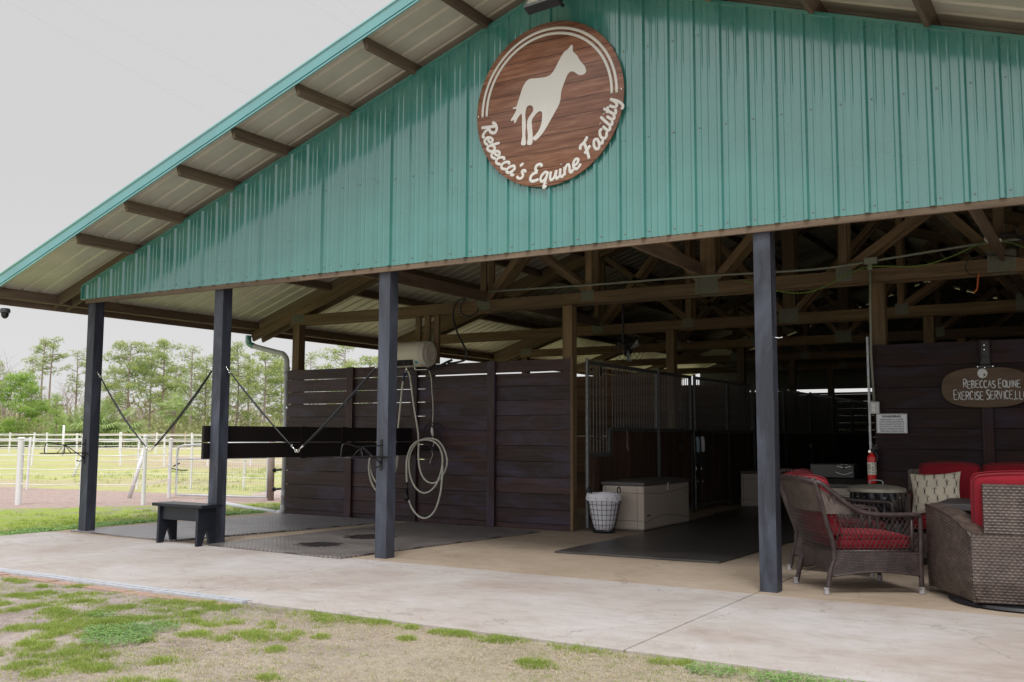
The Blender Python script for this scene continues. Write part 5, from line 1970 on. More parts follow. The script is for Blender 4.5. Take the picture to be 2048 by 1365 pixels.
# rear: lower body and raised back block
nb = Vector((dB.y, -dB.x, 0))
def rear(P, Q, z0, z1, off, nm):
    m_ = MB()
    d = Q-P
    ln = d.length
    def f(u, v):
        z = z0+v
        tuck = -.03*(1-min(1, (z-zb)/.14))
        return L3(P+d*(u/ln)+nb*(off+tuck))+Vector((0, 0, z))
    weave(m_, f, lambda u, v: nb, ln, z1-z0, .036, .0205, .0095, 5, 4)
    m_.build(nm, 'wicker_tan', t, smooth=True)
rear(A_, Cc, zb, .52, 0, 'rear_weave')
bA, bC = A_+dB*.085, Cc-dB*.085
rear(bA, bC, .50, .865, -.008, 'back_weave')
m_ = MB()
for P in (bA, bC):
    sgn = -1 if P is bA else 1
    weave(m_, lambda u, v: L3(P-nb*(u+.008))+Vector((0, 0, .50+v)), lambda u, v: dB*sgn, .10, .365, .036, .0205, .006, 5, 4)
weave(m_, lambda u, v: L3(bA+(bC-bA)*(u/(bC-bA).length)-nb*(v+.008))+Vector((0, 0, .866)), lambda u, v: (0, 0, 1), (bC-bA).length, .10, .036, .0205, .005, 5, 4)
m_.grid(lambda a, b: L3(bA+(bC-bA)*a-nb*.108)+Vector((0, 0, .3+.566*b)), 6, 6)
m_.build('back_side', 'wicker_tan', t, smooth=True)
# shoulder between the corner and the back block
m_ = MB()
weave(m_, lambda u, v: L3(A_+dB*u-nb*v)+Vector((0, 0, .522)), lambda u, v: (0, 0, 1), .09, .15, .036, .0205, .005, 5, 4)
m_.build('shoulder', 'wicker_tan', t, smooth=True)
# underside and ring base
MB().lathe([(.50, 0), (.515, .012), (.50, .03), (.40, .034), (.05, .036)], L3((10.28, .58, 0)), 48).build('swivel_base', 'black', t, smooth='auto')
cm = (A_+Cc)/2
Mc = Matrix.Translation(L3(cm-nb*.205)+Vector((0, 0, .665))) @ Matrix.Rotation(ang, 4, 'Z') @ Matrix.Rotation(R(99), 4, 'X')
cushion('back_cushion', .74, .54, .16, Mc, t, puff=.02, crown=.02)
Ms = Matrix.Translation(L3(cm-nb*.56)+Vector((0, 0, .40))) @ Matrix.Rotation(ang, 4, 'Z')
cushion('seat_cushion', .82, .62, .15, Ms, t)
MB().box(-.35, .5, -.25, .45, .1, .32).build('seat_deck', 'gap', t)

# ---------------------------------------------------------------- sofa by the wall
t = thing('wicker_sofa', 'wicker sofa with red cushions against the dark wall', 'sofa', (9.9, 2.9, 0))
o3 = Vector(t.location)
m_ = MB()
# left arm: rounded top
def armsurf(u, v):
    # u along depth .85, v round the profile
    q = v/1.2
    y_ = 2.42+u
    if q < .42:
        return Vector((9.05-.0, y_, .06+.56*(q/.42)))-o3
    if q < .58:
        a = PI*(q-.42)/.16
        return Vector((9.12-.07*math.cos(a), y_, .62+.05*math.sin(a)))-o3
    return Vector((9.19, y_, .62-.32*((q-.58)/.42)))-o3
weave(m_, armsurf, lambda u, v: (-1 if v < .55 else 1, 0, .3), .85, 1.2, .036, .0205, .005, 4, 3)
weave(m_, lambda u, v: Vector((9.05+u, 2.42, .06+v))-o3, lambda u, v: (0, -1, 0), .14, .58, .036, .0205, .005, 4, 3)
m_.build('arm', 'wicker_tan', t, smooth=True)
m_ = MB()
weave(m_, lambda u, v: Vector((9.05+u, 3.28, .1+v))-o3, lambda u, v: (0, -1, 0), 1.9, .76, .036, .0205, .005, 4, 3)
m_.box(9.06-o3.x, 10.94-o3.x, 3.285-o3.y, 3.33-o3.y, .08, .87)
m_.build('back_frame', 'wicker_tan', t, smooth=False)
m_ = MB()
weave(m_, lambda u, v: Vector((9.19+u, 2.45, .06+v))-o3, lambda u, v: (0, -1, 0), 1.62, .24, .036, .0205, .005, 4, 3)
m_.build('front_apron', 'wicker_tan', t, smooth=True)
for i, xc in enumerate((9.47, 10.05, 10.62)):
    Mx = Matrix.Translation(Vector((xc, 3.10, .68))-o3) @ Matrix.Rotation(R(78), 4, 'X')
    cushion('back_cushion', .565, .50, .15, Mx, t, puff=.025, crown=.022)
    Mx = Matrix.Translation(Vector((xc, 2.74, .385))-o3)
    cushion('seat_cushion', .565, .60, .14, Mx, t)
# throw pillow
PM = Matrix.Translation((9.41, 2.60, .665)) @ Matrix.Rotation(R(-4), 4, 'Y') @ Matrix.Rotation(R(68), 4, 'X')
t = thing('throw_pillow', 'cream throw pillow with small snaffle bit print leaning on the sofa', 'pillow', (9.41, 2.60, .665))
o3p = Vector(t.location)
PL = Matrix.Translation(-o3p) @ PM
def pil(side, u, v):
    k = 1-.11*(1-abs(u)**2.2)*abs(v)**3-.0
    kx = 1-.10*(1-abs(v)**2.0)*abs(u)**3
    ky = 1-.10*(1-abs(u)**2.0)*abs(v)**3
    th = .075*((1-u*u)*(1-v*v))**.45
    return Vector((u*.23*kx, v*.21*ky, side*th))
m_ = MB()
for side in (1, -1):
    m_.grid(lambda a, b: PL @ pil(side, a*2-1, b*2-1), 22, 22)
bo = m_.build('pillow_body', 'pillow', t, smooth=True)
m_ = MB()
for j in range(5):
    for i in range(5):
        u = -.78+i*.39+(.1 if j % 2 else 0)
        v = -.74+j*.37
        if abs(u) > .9:
            continue
        def pp(du, dv, u=u, v=v):
            p = pil(1, max(-.98, min(.98, u+du)), max(-.98, min(.98, v+dv)))
            p.z += .0025
            return PL @ p
        m_.tube([pp(0, -.09), pp(0, 0), pp(0, .09)], .0035 if (i+j) % 3 else .0055, 5)
        for e in (-1, 1):
            m_.tube([pp(.045*math.cos(a*PI/5), e*.125+.045*math.sin(a*PI/5)) for a in range(10)], .0013, 4, closed=True)
        if (i*2+j) % 3 == 0:
            m_.tube([pp(-.10, .09), pp(.10, .09)], .0013, 4)
m_.build('printed_bits', 'ink', bo)

# ---------------------------------------------------------------- coffee table
t = thing('coffee_table', 'square taupe outdoor table between sofa and swivel chair', 'table', (10.05, 1.75, 0))
MB().box(-.46, .42, -.50, .40, .60, .652).build('tabletop', 'table', t, bevel=.006)
MB().box(-.28, .28, -.3, .24, .02, .60).build('pedestal', 'dark_box', t, bevel=.01)
MB().lathe([(.045, 0), (.045, .002)], (-.13, .0, .652), 24).build('umbrella_hole_shade', 'shade_black', t)  # flat black disc painted in place of the hole's inner shade

# ---------------------------------------------------------------- trash can
t = thing('trash_can', 'round trash can with tan metal lid and black bag liner', 'trash can', (8.92, 2.33, 0))
MB().lathe([(.19, 0), (.2, .02), (.235, .62), (.24, .64)], n=36).build('can', 'galv', t, smooth='auto')
m_ = MB()
m_.grid(lambda a, b: ((.244+.006*math.sin(a*2*PI*17+b*5)+.006*math.sin(a*2*PI*7))*math.cos(a*2*PI), (.244+.006*math.sin(a*2*PI*17+b*5)+.006*math.sin(a*2*PI*7))*math.sin(a*2*PI), .40+.275*b+.012*math.sin(a*2*PI*9)*(1-b)), 90, 10)
m_.build('bag', 'bag', t, smooth=True)
ld = MB().lathe([(.262, -.035), (.268, -.03), (.268, -.004), (.262, .004), (.20, .022), (.10, .034), (.03, .038)], (0, 0, .71), 44).build('lid', 'can_lid', t, smooth='auto')
MB().tube(smoothpts([(-.06, 0, .745), (-.058, 0, .775), (-.03, 0, .785), (.03, 0, .785), (.058, 0, .775), (.06, 0, .745)], 4), .006, 6).build('lid_handle', 'galv', ld, smooth=True)

# ================================================================ FENCES
def polar(u, d):
    """ground point at horizontal distance d along the sight line of photo column u"""
    a = (u-1024)/FPX
    f = Vector((-sy_, cy_, 0))
    r_ = Vector((cy_, sy_, 0))
    v = (f+r_*a).normalized()*d
    return Vector((CX+v.x, CY+v.y, GZ))

def fence(name, label, pts, rails, pr, h, par_m='pvc_white', extra=None, rr=.006, group=None, lean=0):
    c = Vector(pts[0])
    t = thing(name, label, 'fence', (c.x, c.y, GZ), 0, group)
    pr0 = pr
    for i, p in enumerate(pts):
        p = Vector(p)
        pr = pr0[i] if isinstance(pr0, (list, tuple)) else pr0
        hh = h*(1+random.uniform(-.03, .03))
        lx, ly = random.uniform(-lean, lean), random.uniform(-lean, lean)
        m_ = MB().tube([(p.x, p.y, GZ-.05), (p.x+lx, p.y+ly, GZ+hh)], pr, 10)
        m_.lathe([(pr*1.15, 0), (pr*1.15, .02), (pr*.8, .035)], (p.x+lx, p.y+ly, GZ+hh-.01), 10)
        m_.build('fence_post', par_m, t, True, 'auto')
    for z in rails:
        m_ = MB()
        P = [Vector((p[0], p[1], GZ+z)) for p in pts]
        out = []
        for a, b in zip(P, P[1:]):
            for k in range(5):
                q = a.lerp(b, k/5)
                q.z -= .018*math.sin(PI*k/5)
                q += Vector((0, -pr, 0))
                out.append(q)
        out.append(P[-1]+Vector((0, -pr, 0)))
        m_.tube(out, rr, 6, cap=False)
        m_.build('fence_rail', par_m, t, True, True)
    return t
# nearest paddock fence
fence('paddock_fence', 'nearest white paddock fence beside the sand, thick round posts', [(-12.5, -2.1), (-8.9, .2), (-5.24, 2.53), (-4.35, 3.13), (-3.50, 3.72)], [.36, .62, .86, 1.10, 1.13], [.05, .05, .055, .05, .037], 1.16, rr=.008)
fence('paddock_fence', 'white fence running back from the corner post beside the second post', [(-3.50, 3.72), (-4.64, 5.2)], [.36, .62, .86, 1.18], .034, 1.14, rr=.007)
# leaning braces
for (lab, p, q) in (('leaning white pole behind the corner fence post', (-5.25, 4.78, GZ), (-5.05, 4.95, .98)), ('leaning white pole far left in the sand paddock', (-14.5, 9.95, GZ), (-14.6, 10.6, 1.25))):
    tag(MB().tube([p, q], .04, 10).build('leaning_pole', 'pvc_white', None, False, True, loc=p), lab, 'pole')
# gate with wire mesh
t = thing('paddock_gate', 'grey tube gate with wire mesh in the white fence', 'gate', (-4.5, 5.35, GZ))
ga, gb = Vector((-4.62, 5.35, 0)), Vector((-2.6, 5.75, 0))
def gp(k, z):
    p = ga.lerp(gb, k)
    return Vector((p.x, p.y, GZ+z))
MB().tube([gp(0, .06)]+smoothpts([gp(0, .85), gp(.01, .96), gp(.06, 1.0), gp(.12, 1.01)], 4)+[gp(.5, 1.05), gp(1, 1.08), gp(1, .06), gp(.5, .06)], .022, 8, closed=True).tube([gp(0, .74), gp(1, .79)], .016, 8).build('gate_frame', 'pvc', t, True, True)
m_ = MB()
for i in range(41):
    m_.tube([gp(i/40, .08), gp(i/40, .75)], .0016, 3, cap=False)
for j in range(14):
    m_.tube([gp(0, .09+j*.05), gp(1, .09+j*.05)], .0016, 3, cap=False)
m_.build('wire_mesh', 'mesh_wire', t, True)
MB().tube(smoothpts([gp(-.06, .56), gp(0, .54), gp(.05, .53), gp(.12, .53)], 4), .012, 6).tube(smoothpts([gp(-.04, .60), gp(.0, .64), gp(.03, .66)], 4), .014, 6).build('latch_strap', 'strap', t, True, True)
tag(MB().tube([(-2.55, 5.8, GZ), (-2.56, 5.8, 1.16)], .06, 10).build('gate_post', 'bark', None, False, True, loc=(-2.55, 5.8, GZ)), 'weathered wooden gate post right of the second barn post', 'post')
fence('paddock_fence', 'white fence behind the gate, seen left of the plank wall', [(-6.0, 7.6), (-3.2, 8.3), (0.2, 9.2), (4, 10)], [.3, .62, .9, 1.12], .032, 1.15, rr=.007, lean=.06)
# more fences further out: straight lines given by ground points
def line_pts(u0, d0, u1, d1, n):
    a, b = polar(u0, d0), polar(u1, d1)
    return [a.lerp(b, i/(n-1)) for i in range(n)]
farF = [
 ('second row white fence crossing the near pasture', line_pts(-160, 25, 900, 23, 11), [.35, .65, .9, 1.12], .028, 1.15, .007),
 ('white fence further out across the middle of the pasture', line_pts(-200, 44, 1000, 40, 15), [.4, .7, .95, 1.18], .042, 1.25, .013),
 ('fence of white rails near the far edge of the pasture', line_pts(-200, 72, 1000, 66, 18), [.5, .85, 1.2], .055, 1.3, .02),
]
for lab, P, rl, pr_, h_, rr_ in farF:
    fence('paddock_fence', lab, P, rl, pr_, h_, rr=rr_, lean=.05)
fence('rail_fence', 'tan board fence along the woods edge beyond the white fences', line_pts(130, 92, 1000, 90, 16), [.6, 1.25], .07, 1.4, 'straw', rr=.05)
tag(MB().tube([polar(427, 75), polar(427, 75)+Vector((0, 0, 4.6))], .06, 8).build('utility_pole', 'pvc', None, False, True, loc=polar(427, 75)), 'thin pale pole at the woods edge left of the second post', 'pole')
tag(MB().tube([polar(132, 60), polar(132, 60)+Vector((0, 0, 1.7))], .06, 8).build('utility_pole', 'pvc_white', None, False, True, loc=polar(132, 60)), 'tall white post at the far fences left of the leftmost post', 'pole')
# sand heaps beyond the gate
m_ = MB()
def heap(u, v):
    a = u*2*PI
    r_ = 2.2*(1-v)
    return (-1.2+r_*1.6*math.cos(a), 7.3+r_*.45*math.sin(a)+.2*v, GZ-.02+.30*v**.8*(1+.2*math.sin(a*5))+.03*math.sin(a*11)*v*(1-v)*4)
m_.grid(heap, 36, 8)
struct('sand_mound', m_, M_plain('sand_heap', (.42, .34, .31), .95, .25, 6, .6), smooth=True)

# ================================================================ TREES
def rnd(n, a=-1, b=1):
    return rs.uniform(a, b, n)
def clump_tris(c, r, n, ln=.3, wd=.05, flat=.6, upb=.3):
    """needle/leaf triangles scattered in an ellipsoid round c"""
    d = rs.normal(size=(n, 3))
    d /= np.linalg.norm(d, axis=1)[:, None]
    rad = r*rs.uniform(.25, 1, n)**.6
    p = d*rad[:, None]
    p[:, 2] *= flat
    p += np.array(c)
    dirv = d+rs.normal(size=(n, 3))*.55
    dirv[:, 2] += upb
    dirv /= np.linalg.norm(dirv, axis=1)[:, None]
    sd_ = np.cross(dirv, rs.normal(size=(n, 3)))
    sd_ /= np.linalg.norm(sd_, axis=1)[:, None]+1e-6
    l_ = ln*rs.uniform(.6, 1.2, n)[:, None]
    w_ = wd*rs.uniform(.7, 1.3, n)[:, None]
    V = np.stack([p-sd_*w_, p+sd_*w_, p+dirv*l_], axis=1)
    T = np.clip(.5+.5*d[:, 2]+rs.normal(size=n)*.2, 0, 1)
    return V, T

def pine(name, label, seed, H, crown0, spread, nlimb, density=60, lean=.0, m='needle', csz=.75, parts=True, conic=False, double=False, group='trees along the woods edge'):
    global rs
    st = rs
    rs = np.random.RandomState(seed)
    t = thing(name, label, 'tree', (0, 0, 0), 0, group)
    tr = MB()
    stems = [(0, 0)]+([(1.1, .3)] if double else [])
    Vs, Ts = [], []
    for (ox, oy) in stems:
        bend = rs.uniform(-1, 1, 2)*H*.03
        def axis(z):
            k = z/H
            return np.array([ox+lean*H*k+bend[0]*math.sin(k*3), oy+bend[1]*math.sin(k*2.5), z])
        tr.tube([axis(H*i/10) for i in range(11)], .1, 7, rad=[H*.0145*(1-.85*i/10)+.01 for i in range(11)])
        for i in range(nlimb):
            k = crown0+(1-crown0)*((i+.5)/nlimb)**.85
            z = H*k
            az = rs.uniform(0, 2*PI)
            prof = (1-(k-crown0)/(1-crown0)) if conic else math.sin(PI*min(1, .15+.85*(k-crown0)/(1-crown0)))**.6
            ln = spread*(.35+.65*prof)*rs.uniform(.6, 1.1)*(1 if not conic else 1)
            b0 = axis(z)
            rise = rs.uniform(.0, .35)*ln
            b1 = b0+np.array([math.cos(az)*ln, math.sin(az)*ln, rise])
            tr.tube([b0, (b0+b1)/2+np.array([0, 0, rise*.3-.05]), b1], .03, 5, rad=[H*.0045, H*.003, .01])
            nc = 1+int(ln/csz)
            for j in range(nc):
                q = .45+.6*(j+.5)/nc
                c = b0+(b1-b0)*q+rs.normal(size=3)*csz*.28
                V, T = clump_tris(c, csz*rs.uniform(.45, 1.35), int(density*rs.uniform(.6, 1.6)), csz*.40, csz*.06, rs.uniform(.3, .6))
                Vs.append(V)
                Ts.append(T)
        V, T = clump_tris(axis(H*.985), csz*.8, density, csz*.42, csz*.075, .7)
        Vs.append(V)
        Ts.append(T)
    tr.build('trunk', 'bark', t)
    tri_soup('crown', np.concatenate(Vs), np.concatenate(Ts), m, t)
    rs = st
    return t

def palm(name, label, seed, trunk_h, fr, nf=34, group='trees along the woods edge'):
    global rs
    st = rs
    rs = np.random.RandomState(seed)
    t = thing(name, label, 'palm', (0, 0, 0), 0, group)
    if trunk_h > .5:
        MB().tube([(0, 0, 0), (.05, 0, trunk_h*.5), (0, 0, trunk_h)], .17, 9).build('trunk', 'bark', t, smooth=True)
    Vs, Ts = [], []
    for i in range(nf):
        az = rs.uniform(0, 2*PI)
        el = rs.uniform(-.6, 1.35)
        stem = fr*rs.uniform(.25, .6)
        d = np.array([math.cos(az)*math.cos(el), math.sin(az)*math.cos(el), math.sin(el)])
        c = np.array([0, 0, trunk_h])+d*stem
        sdv = np.array([-math.sin(az), math.cos(az), 0])
        n_ = 26
        a = np.linspace(-1.45, 1.45, n_)
        ld = np.cos(a)[:, None]*d+np.sin(a)[:, None]*sdv
        ln = fr*.62*rs.uniform(.85, 1.1, n_)[:, None]
        tip = c+ld*ln+np.array([0, 0, -1])*(ln*.28)
        w_ = np.cross(ld, np.array([0, 0, 1.]))*.014*fr
        mid = c+ld*ln*.6
        V = np.stack([c+ld*0, mid+w_, mid-w_], axis=1)
        V2 = np.stack([mid+w_, tip, mid-w_], axis=1)
        Vs += [V, V2]
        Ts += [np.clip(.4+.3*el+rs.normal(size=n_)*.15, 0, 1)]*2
    tri_soup('crown', np.concatenate(Vs), np.concatenate(Ts), 'palm', t)
    rs = st
    return t

def bare(name, label, seed, H, spread, group='bare trees in the woods'):
    st = random.getstate()
    random.seed(seed)
    t = thing(name, label, 'tree', (0, 0, 0), 0, group)
    tr, tw = MB(), MB()
    def grow(mb, p, d, ln, r, dep):
        q = p+d*ln
        mid = (p+q)/2+Vector((random.uniform(-1, 1), random.uniform(-1, 1), 0))*ln*.06
        (tr if dep < 1 else tw).tube([p, mid, q], r, 5 if dep < 2 else 3, rad=[r, r*.85, r*.65], cap=False)
        if dep >= 5:
            return
        for k in range(3 if dep > 0 else 5):
            a = random.uniform(0, 2*PI)
            s_ = .45+.15*dep
            nd = (d+Vector((math.cos(a)*s_, math.sin(a)*s_, random.uniform(-.1, .35)))).normalized()
            st_ = p+(q-p)*random.uniform(.45, 1)
            grow(mb, st_, nd, ln*random.uniform(.5, .75), r*.5, dep+1)
    grow(tr, Vector((0, 0, 0)), Vector((0, 0, 1)), H*.45, H*.012, 0)
    tr.build('trunk', 'twig', t)
    tw.build('crown', 'twig', t)
    random.setstate(st)
    return t

def place(t, u, d, s=1.0, rz=None, label=None, z=0):
    p = polar(u, d)
    t.location = (p.x, p.y, p.z+z)
    t.scale = (s, s, s)
    t.rotation_euler = (0, 0, random.uniform(0, 6.28) if rz is None else rz)
    if label:
        t['label'] = label
    return t

def top_h(v, d):
    """height of a thing whose top shows at photo row v at distance d"""
    return (871-v)/FPX*d+1.25

pA = pine('pine_tree', 'x', 1, 14, .42, 3.2, 22, 40, csz=.95)
pB = pine('pine_tree', 'x', 2, 14, .34, 4.0, 32, 40, csz=1.0)
pC = pine('pine_tree', 'x', 3, 14, .48, 2.6, 14, 34, csz=.85)
pD = pine('pine_tree', 'x', 4, 14, .20, 3.4, 36, 42, csz=.95)
pS = pine('pine_tree', 'x', 5, 14, .66, 2.4, 10, 45, csz=.7, double=True)
yP = pine('young_pine', 'x', 6, 6, .12, 2.3, 34, 75, m='needle_young', csz=.62)
cP = pine('young_pine', 'x', 7, 5, .05, 1.15, 26, 60, m='needle_young', csz=.42, conic=True)
pm1 = palm('cabbage_palm', 'x', 8, 3.2, 1.9)
pm2 = palm('palmetto', 'x', 9, .6, 2.3, 46)
bT = bare('bare_tree', 'x', 10, 12, 4)
bT2 = bare('bare_tree', 'x', 21, 12, 4)
D1 = 120
usedt = set()
def put(proto, u, d, v_top, Hp, label, rz=None):
    o = proto if proto.name not in usedt else copy_tree(proto)
    if proto.name not in usedt:
        usedt.add(proto.name)
    place(o, u, d, top_h(v_top, d)/Hp, rz, label)
    return o
put(pS, 88, 128, 702, 14, 'tall slim double pine left of the leftmost post', 1.2)
put(yP, 40, 92, 772, 6, 'bushy bright green young pine at the left edge')
put(cP, 119, 88, 803, 5, 'small conical bright green pine left of the leftmost post')
put(pC, 152, 130, 722, 14, 'thin pine with bare red trunk just left of the leftmost post', .5)
put(pC, 62, 118, 738, 14, 'ragged pine behind the bushy young pine at left')
put(bT, 8, 110, 700, 12, 'bare twiggy tree at the left edge of the photo')
put(pm2, 172, 95, 812, 2.6, 'palmetto clump touching the left side of the leftmost post')
put(pm2, 222, 97, 808, 2.6, 'palmetto clump right of the leftmost post')
put(pB, 262, 122, 704, 14, 'wide pine right of the leftmost post', .2)
put(pA, 300, 132, 728, 14, 'narrower pine between the two wide pines')
put(pB, 322, 124, 700, 14, 'tall wide pine midway between the first and second posts', 2.0)
put(pD, 352, 138, 740, 14, 'dense pine behind the cabbage palm')
put(pC, 385, 120, 709, 14, 'thin topped pine left of the second post', 2.4)
put(pm1, 350, 98, 797, 4.6, 'cabbage palm between the first and second posts')
put(pD, 412, 126, 724, 14, 'full pine partly behind the second post')
put(pA, 232, 128, 752, 14, 'lower pine just right of the leftmost post')
put(pD, 472, 125, 700, 14, 'full pine just right of the second post', 1.0)
put(pA, 500, 135, 722, 14, 'pine behind the slack tie right of second post')
put(pB, 530, 122, 715, 14, 'wide pine left of the downspout', 4.0)
put(pD, 560, 132, 726, 14, 'pine touching the downspout')
put(pA, 440, 140, 750, 14, 'far pine hidden behind the second post')
put(pC, 622, 118, 715, 14, 'pine top seen over the left end of the plank wall', 1.5)
put(pA, 690, 112, 700, 14, 'open crowned tree top seen over the plank wall left of third post', 3.3)
put(pB, 740, 125, 720, 14, 'tree top over the plank wall beside third post')
put(pD, -20, 140, 745, 14, 'full pine just outside the left edge')
words = ['left edge', 'bushy young pine', 'conical pine', 'thin bare trunk pine', 'leftmost post', 'palmetto clump', 'wide pine', 'cabbage palm', 'thin topped pine', 'second post', 'slack tie', 'downspout']
for i, u in enumerate((-15, 28, 70, 105, 138, 180, 225, 285, 335, 395, 455, 520)):
    put(bT if i % 2 else bT2, u, 142+(i*7) % 12, [765, 780, 770, 775, 762, 775, 782, 786, 790, 785, 786, 785][i], 12, 'bare greyish tree in the woods behind the %s' % words[i])
# undergrowth along the woods edge
Vs, Ts = [], []
for i in range(520):
    u = rs.uniform(-150, 800)
    d = rs.uniform(100, 150)
    p = polar(u, d)
    h = rs.uniform(.6, 2.6)*(1 if d < 125 else 1.5)
    V, T = clump_tris((p.x, p.y, GZ+h*.5), h*.9, 90, .45, .11, .8)
    Vs.append(V)
    Ts.append(T)
tag(tri_soup('undergrowth', np.concatenate(Vs), np.concatenate(Ts), 'brush'), kind='stuff')
# far-off woods closing the horizon
Vs, Ts = [], []
for i in range(700):
    u = rs.uniform(-900, 2600)
    d = rs.uniform(165, 230)
    p = polar(u, d)
    h = rs.uniform(2, 8.5)
    V, T = clump_tris((p.x, p.y, GZ+h*.55), h*.55, 60, 1.1, .3, 1.0)
    Vs.append(V)
    Ts.append(T)
tag(tri_soup('far_woods', np.concatenate(Vs), np.concatenate(Ts), M_leaf('far_woods_leaf', (.20, .19, .14), (.33, .31, .22), .8, .1)), kind='stuff')

# power lines across the sky
t = thing('power_lines', 'thin overhead power lines crossing the sky at upper left', 'power line', polar(-200, 40))
for (u0, v0, u1, v1) in ((590, 0, 700, 56), (640, -20, 715, 38), (0, 55, 470, 215), (30, 120, 400, 260)):
    a = polar(u0-300, 34)
    b = polar(u1+250, 40)
    sl_ = (v1-v0)/(u1-u0)
    a.z = 1.2+(871-(v0-300*sl_))/FPX*34
    b.z = 1.2+(871-(v1+250*sl_))/FPX*40
    MB().tube([a.lerp(b, k/8)-Vector((0, 0, .15*math.sin(PI*k/8))) for k in range(9)], .0045, 4).build('wire', 'pvc', t, True)

# ================================================================ GRASS
def blades(cx, cy, r, n, hmin, hmax, w=.0016, spread=.8, z=GZ):
    a = rs.uniform(0, 2*PI, n)
    rr = r*np.sqrt(rs.uniform(0, 1, n))
    px = cx+rr*np.cos(a)
    py = cy+rr*np.sin(a)
    h = rs.uniform(hmin, hmax, n)*(1-.5*(rr/r)**2)
    la = a+rs.normal(size=n)*.9
    lean = rs.uniform(.15, 1.0, n)*h*(.6+rr/r*.9)
    wa = rs.uniform(0, 2*PI, n)
    bx, by = np.cos(wa)*w, np.sin(wa)*w
    P0 = np.stack([px-bx, py-by, np.full(n, z)], 1)
    P1 = np.stack([px+bx, py+by, np.full(n, z)], 1)
    mx_, my_ = px+np.cos(la)*lean*.4, py+np.sin(la)*lean*.4
    P2 = np.stack([mx_+bx*.7, my_+by*.7, z+h*.65], 1)
    P2b = np.stack([mx_-bx*.7, my_-by*.7, z+h*.65], 1)
    P3 = np.stack([px+np.cos(la)*lean*1.1, py+np.sin(la)*lean*1.1, z+h], 1)
    q1 = np.stack([P0, P1, P2, P2b], 1)
    q2 = np.stack([P2b, P2, P3, P3], 1)
    T = np.clip(.5+rs.normal(size=n)*.25, 0, 1)
    return np.concatenate([np.stack([P0, P1, P2], 1), np.stack([P0, P2, P2b], 1), np.stack([P2b, P2, P3], 1)]), np.concatenate([T, T, T])
GP = [(3.06,-2.69,0.09),(3.9,-3.08,0.08),(3.77,-3.1,0.05),(4.14,-2.96,0.06),(3.86,-2.91,0.07),(4.03,-3.37,0.04),(3.52,-2.74,0.03),(4.32,-3.21,0.06),(4.33,-3.35,0.04),(4.35,-3.48,0.03),(4.63,-3.38,0.09),(4.87,-3.38,0.13),(4.94,-3.29,0.08),(5.09,-3.49,0.12),(5.25,-3.44,0.06),(4.88,-3.08,0.07),(4.9,-2.98,0.04),(4.19,-2.8,0.07),(3.79,-2.45,0.05),(4.95,-2.72,0.11),(5.24,-2.88,0.08),(5.48,-3.04,0.09),(5.16,-2.64,0.07),(5.29,-2.5,0.11),(5.5,-2.65,0.08),(5.32,-3.25,0.06),(5.41,-3.22,0.05),(5.42,-3.38,0.03),(4.99,-3.84,0.07),(5.12,-3.75,0.05),(5.32,-3.8,0.04),(5.36,-3.9,0.04),(5.42,-4.07,0.02),(5.64,-4.14,0.03),(5.77,-4.26,0.05),(5.94,-4.43,0.05),(5.95,-4.36,0.04),(5.53,-3.77,0.03),(5.9,-4.17,0.07),(5.88,-4.08,0.07),(6.07,-4.06,0.08),(5.93,-3.63,0.06),(5.49,-2.88,0.03),(5.73,-3.11,0.05),(5.91,-3.14,0.03),(5.95,-2.97,0.05),(6.06,-3.33,0.03),(6.29,-3.37,0.04),(6.35,-3.23,0.08),(5.5,-2.31,0.06),(6.19,-2.39,0.09),(6.4,-2.32,0.09),(6.66,-2.4,0.11),(6.74,-2.38,0.06),(6.43,-2.63,0.04),(6.5,-3.21,0.09),(6.34,-3.16,0.05),(6.78,-3.43,0.04),(6.63,-3.18,0.03),(6.76,-3.02,0.03),(7.03,-2.51,0.03),(7.28,-2.51,0.04),(7.44,-2.51,0.04),(7.72,-2.35,0.08),(8.18,-2.93,0.06),(7.22,-2.8,0.02),(6.24,-2.93,0.06),(6.56,-3.04,0.02),(7.38,-2.45,0.07),(7.72,-2.33,0.09),(8.21,-2.95,0.07),(8.8,-2.39,0.08),(8.23,-2.42,0.1)]
CP = [(5.69,-3.39,0.13),(5.8,-3.74,0.17),(5.68,-3.61,0.18),(5.48,-3.61,0.09),(5.07,-3.31,0.07),(9.06,-2.27,0.11),(9.36,-2.33,0.09),(9.54,-2.29,0.13),(9.76,-2.22,0.1)]
Vs, Ts = [], []
def addb(*a, **k):
    V, T = blades(*a, **k)
    Vs.append(V)
    Ts.append(T)
for k in range(34):
    a_ = rs.uniform(0, 1)
    GP.append((4.6+a_*2.6+rs.normal()*.25, -3.2-a_*1.5+rs.normal()*.28, rs.uniform(.03, .09)))
for (x, y, r_) in GP:
    if y > -2.62:
        y = -2.60 if x < 5.6 else min(y, -2.49)
    r_ = max(r_*1.6, .045)
    for k in range(int(7+r_*110)):
        a_, q_ = rs.uniform(0, 2*PI), rs.uniform(0, 1)**.6
        q_ *= 1 if rs.uniform() < .7 else rs.uniform(1.1, 2.0)
        cr = rs.uniform(.012, .055)
        addb(x+math.cos(a_)*q_*r_*1.15, y+math.sin(a_)*q_*r_*.95, cr, int(cr*(2100 if q_ < .8 else 900)), .010, .040*(1.15-.4*min(q_, 1.4)), w=.0013)
# thin scatter of single green blades over the yard
for k in range(7500):
    x, y = rs.uniform(2, 11.5), rs.uniform(-6.2, -2.5)
    if math.sin(x*1.9+y*1.1)+math.sin(y*2.7-x*.8)+.25*(x-6)+rs.normal()*1.3 < .0:
        continue
    addb(x, y, rs.uniform(.02, .12), rs.randint(4, 26), .010, .028, w=.0012)
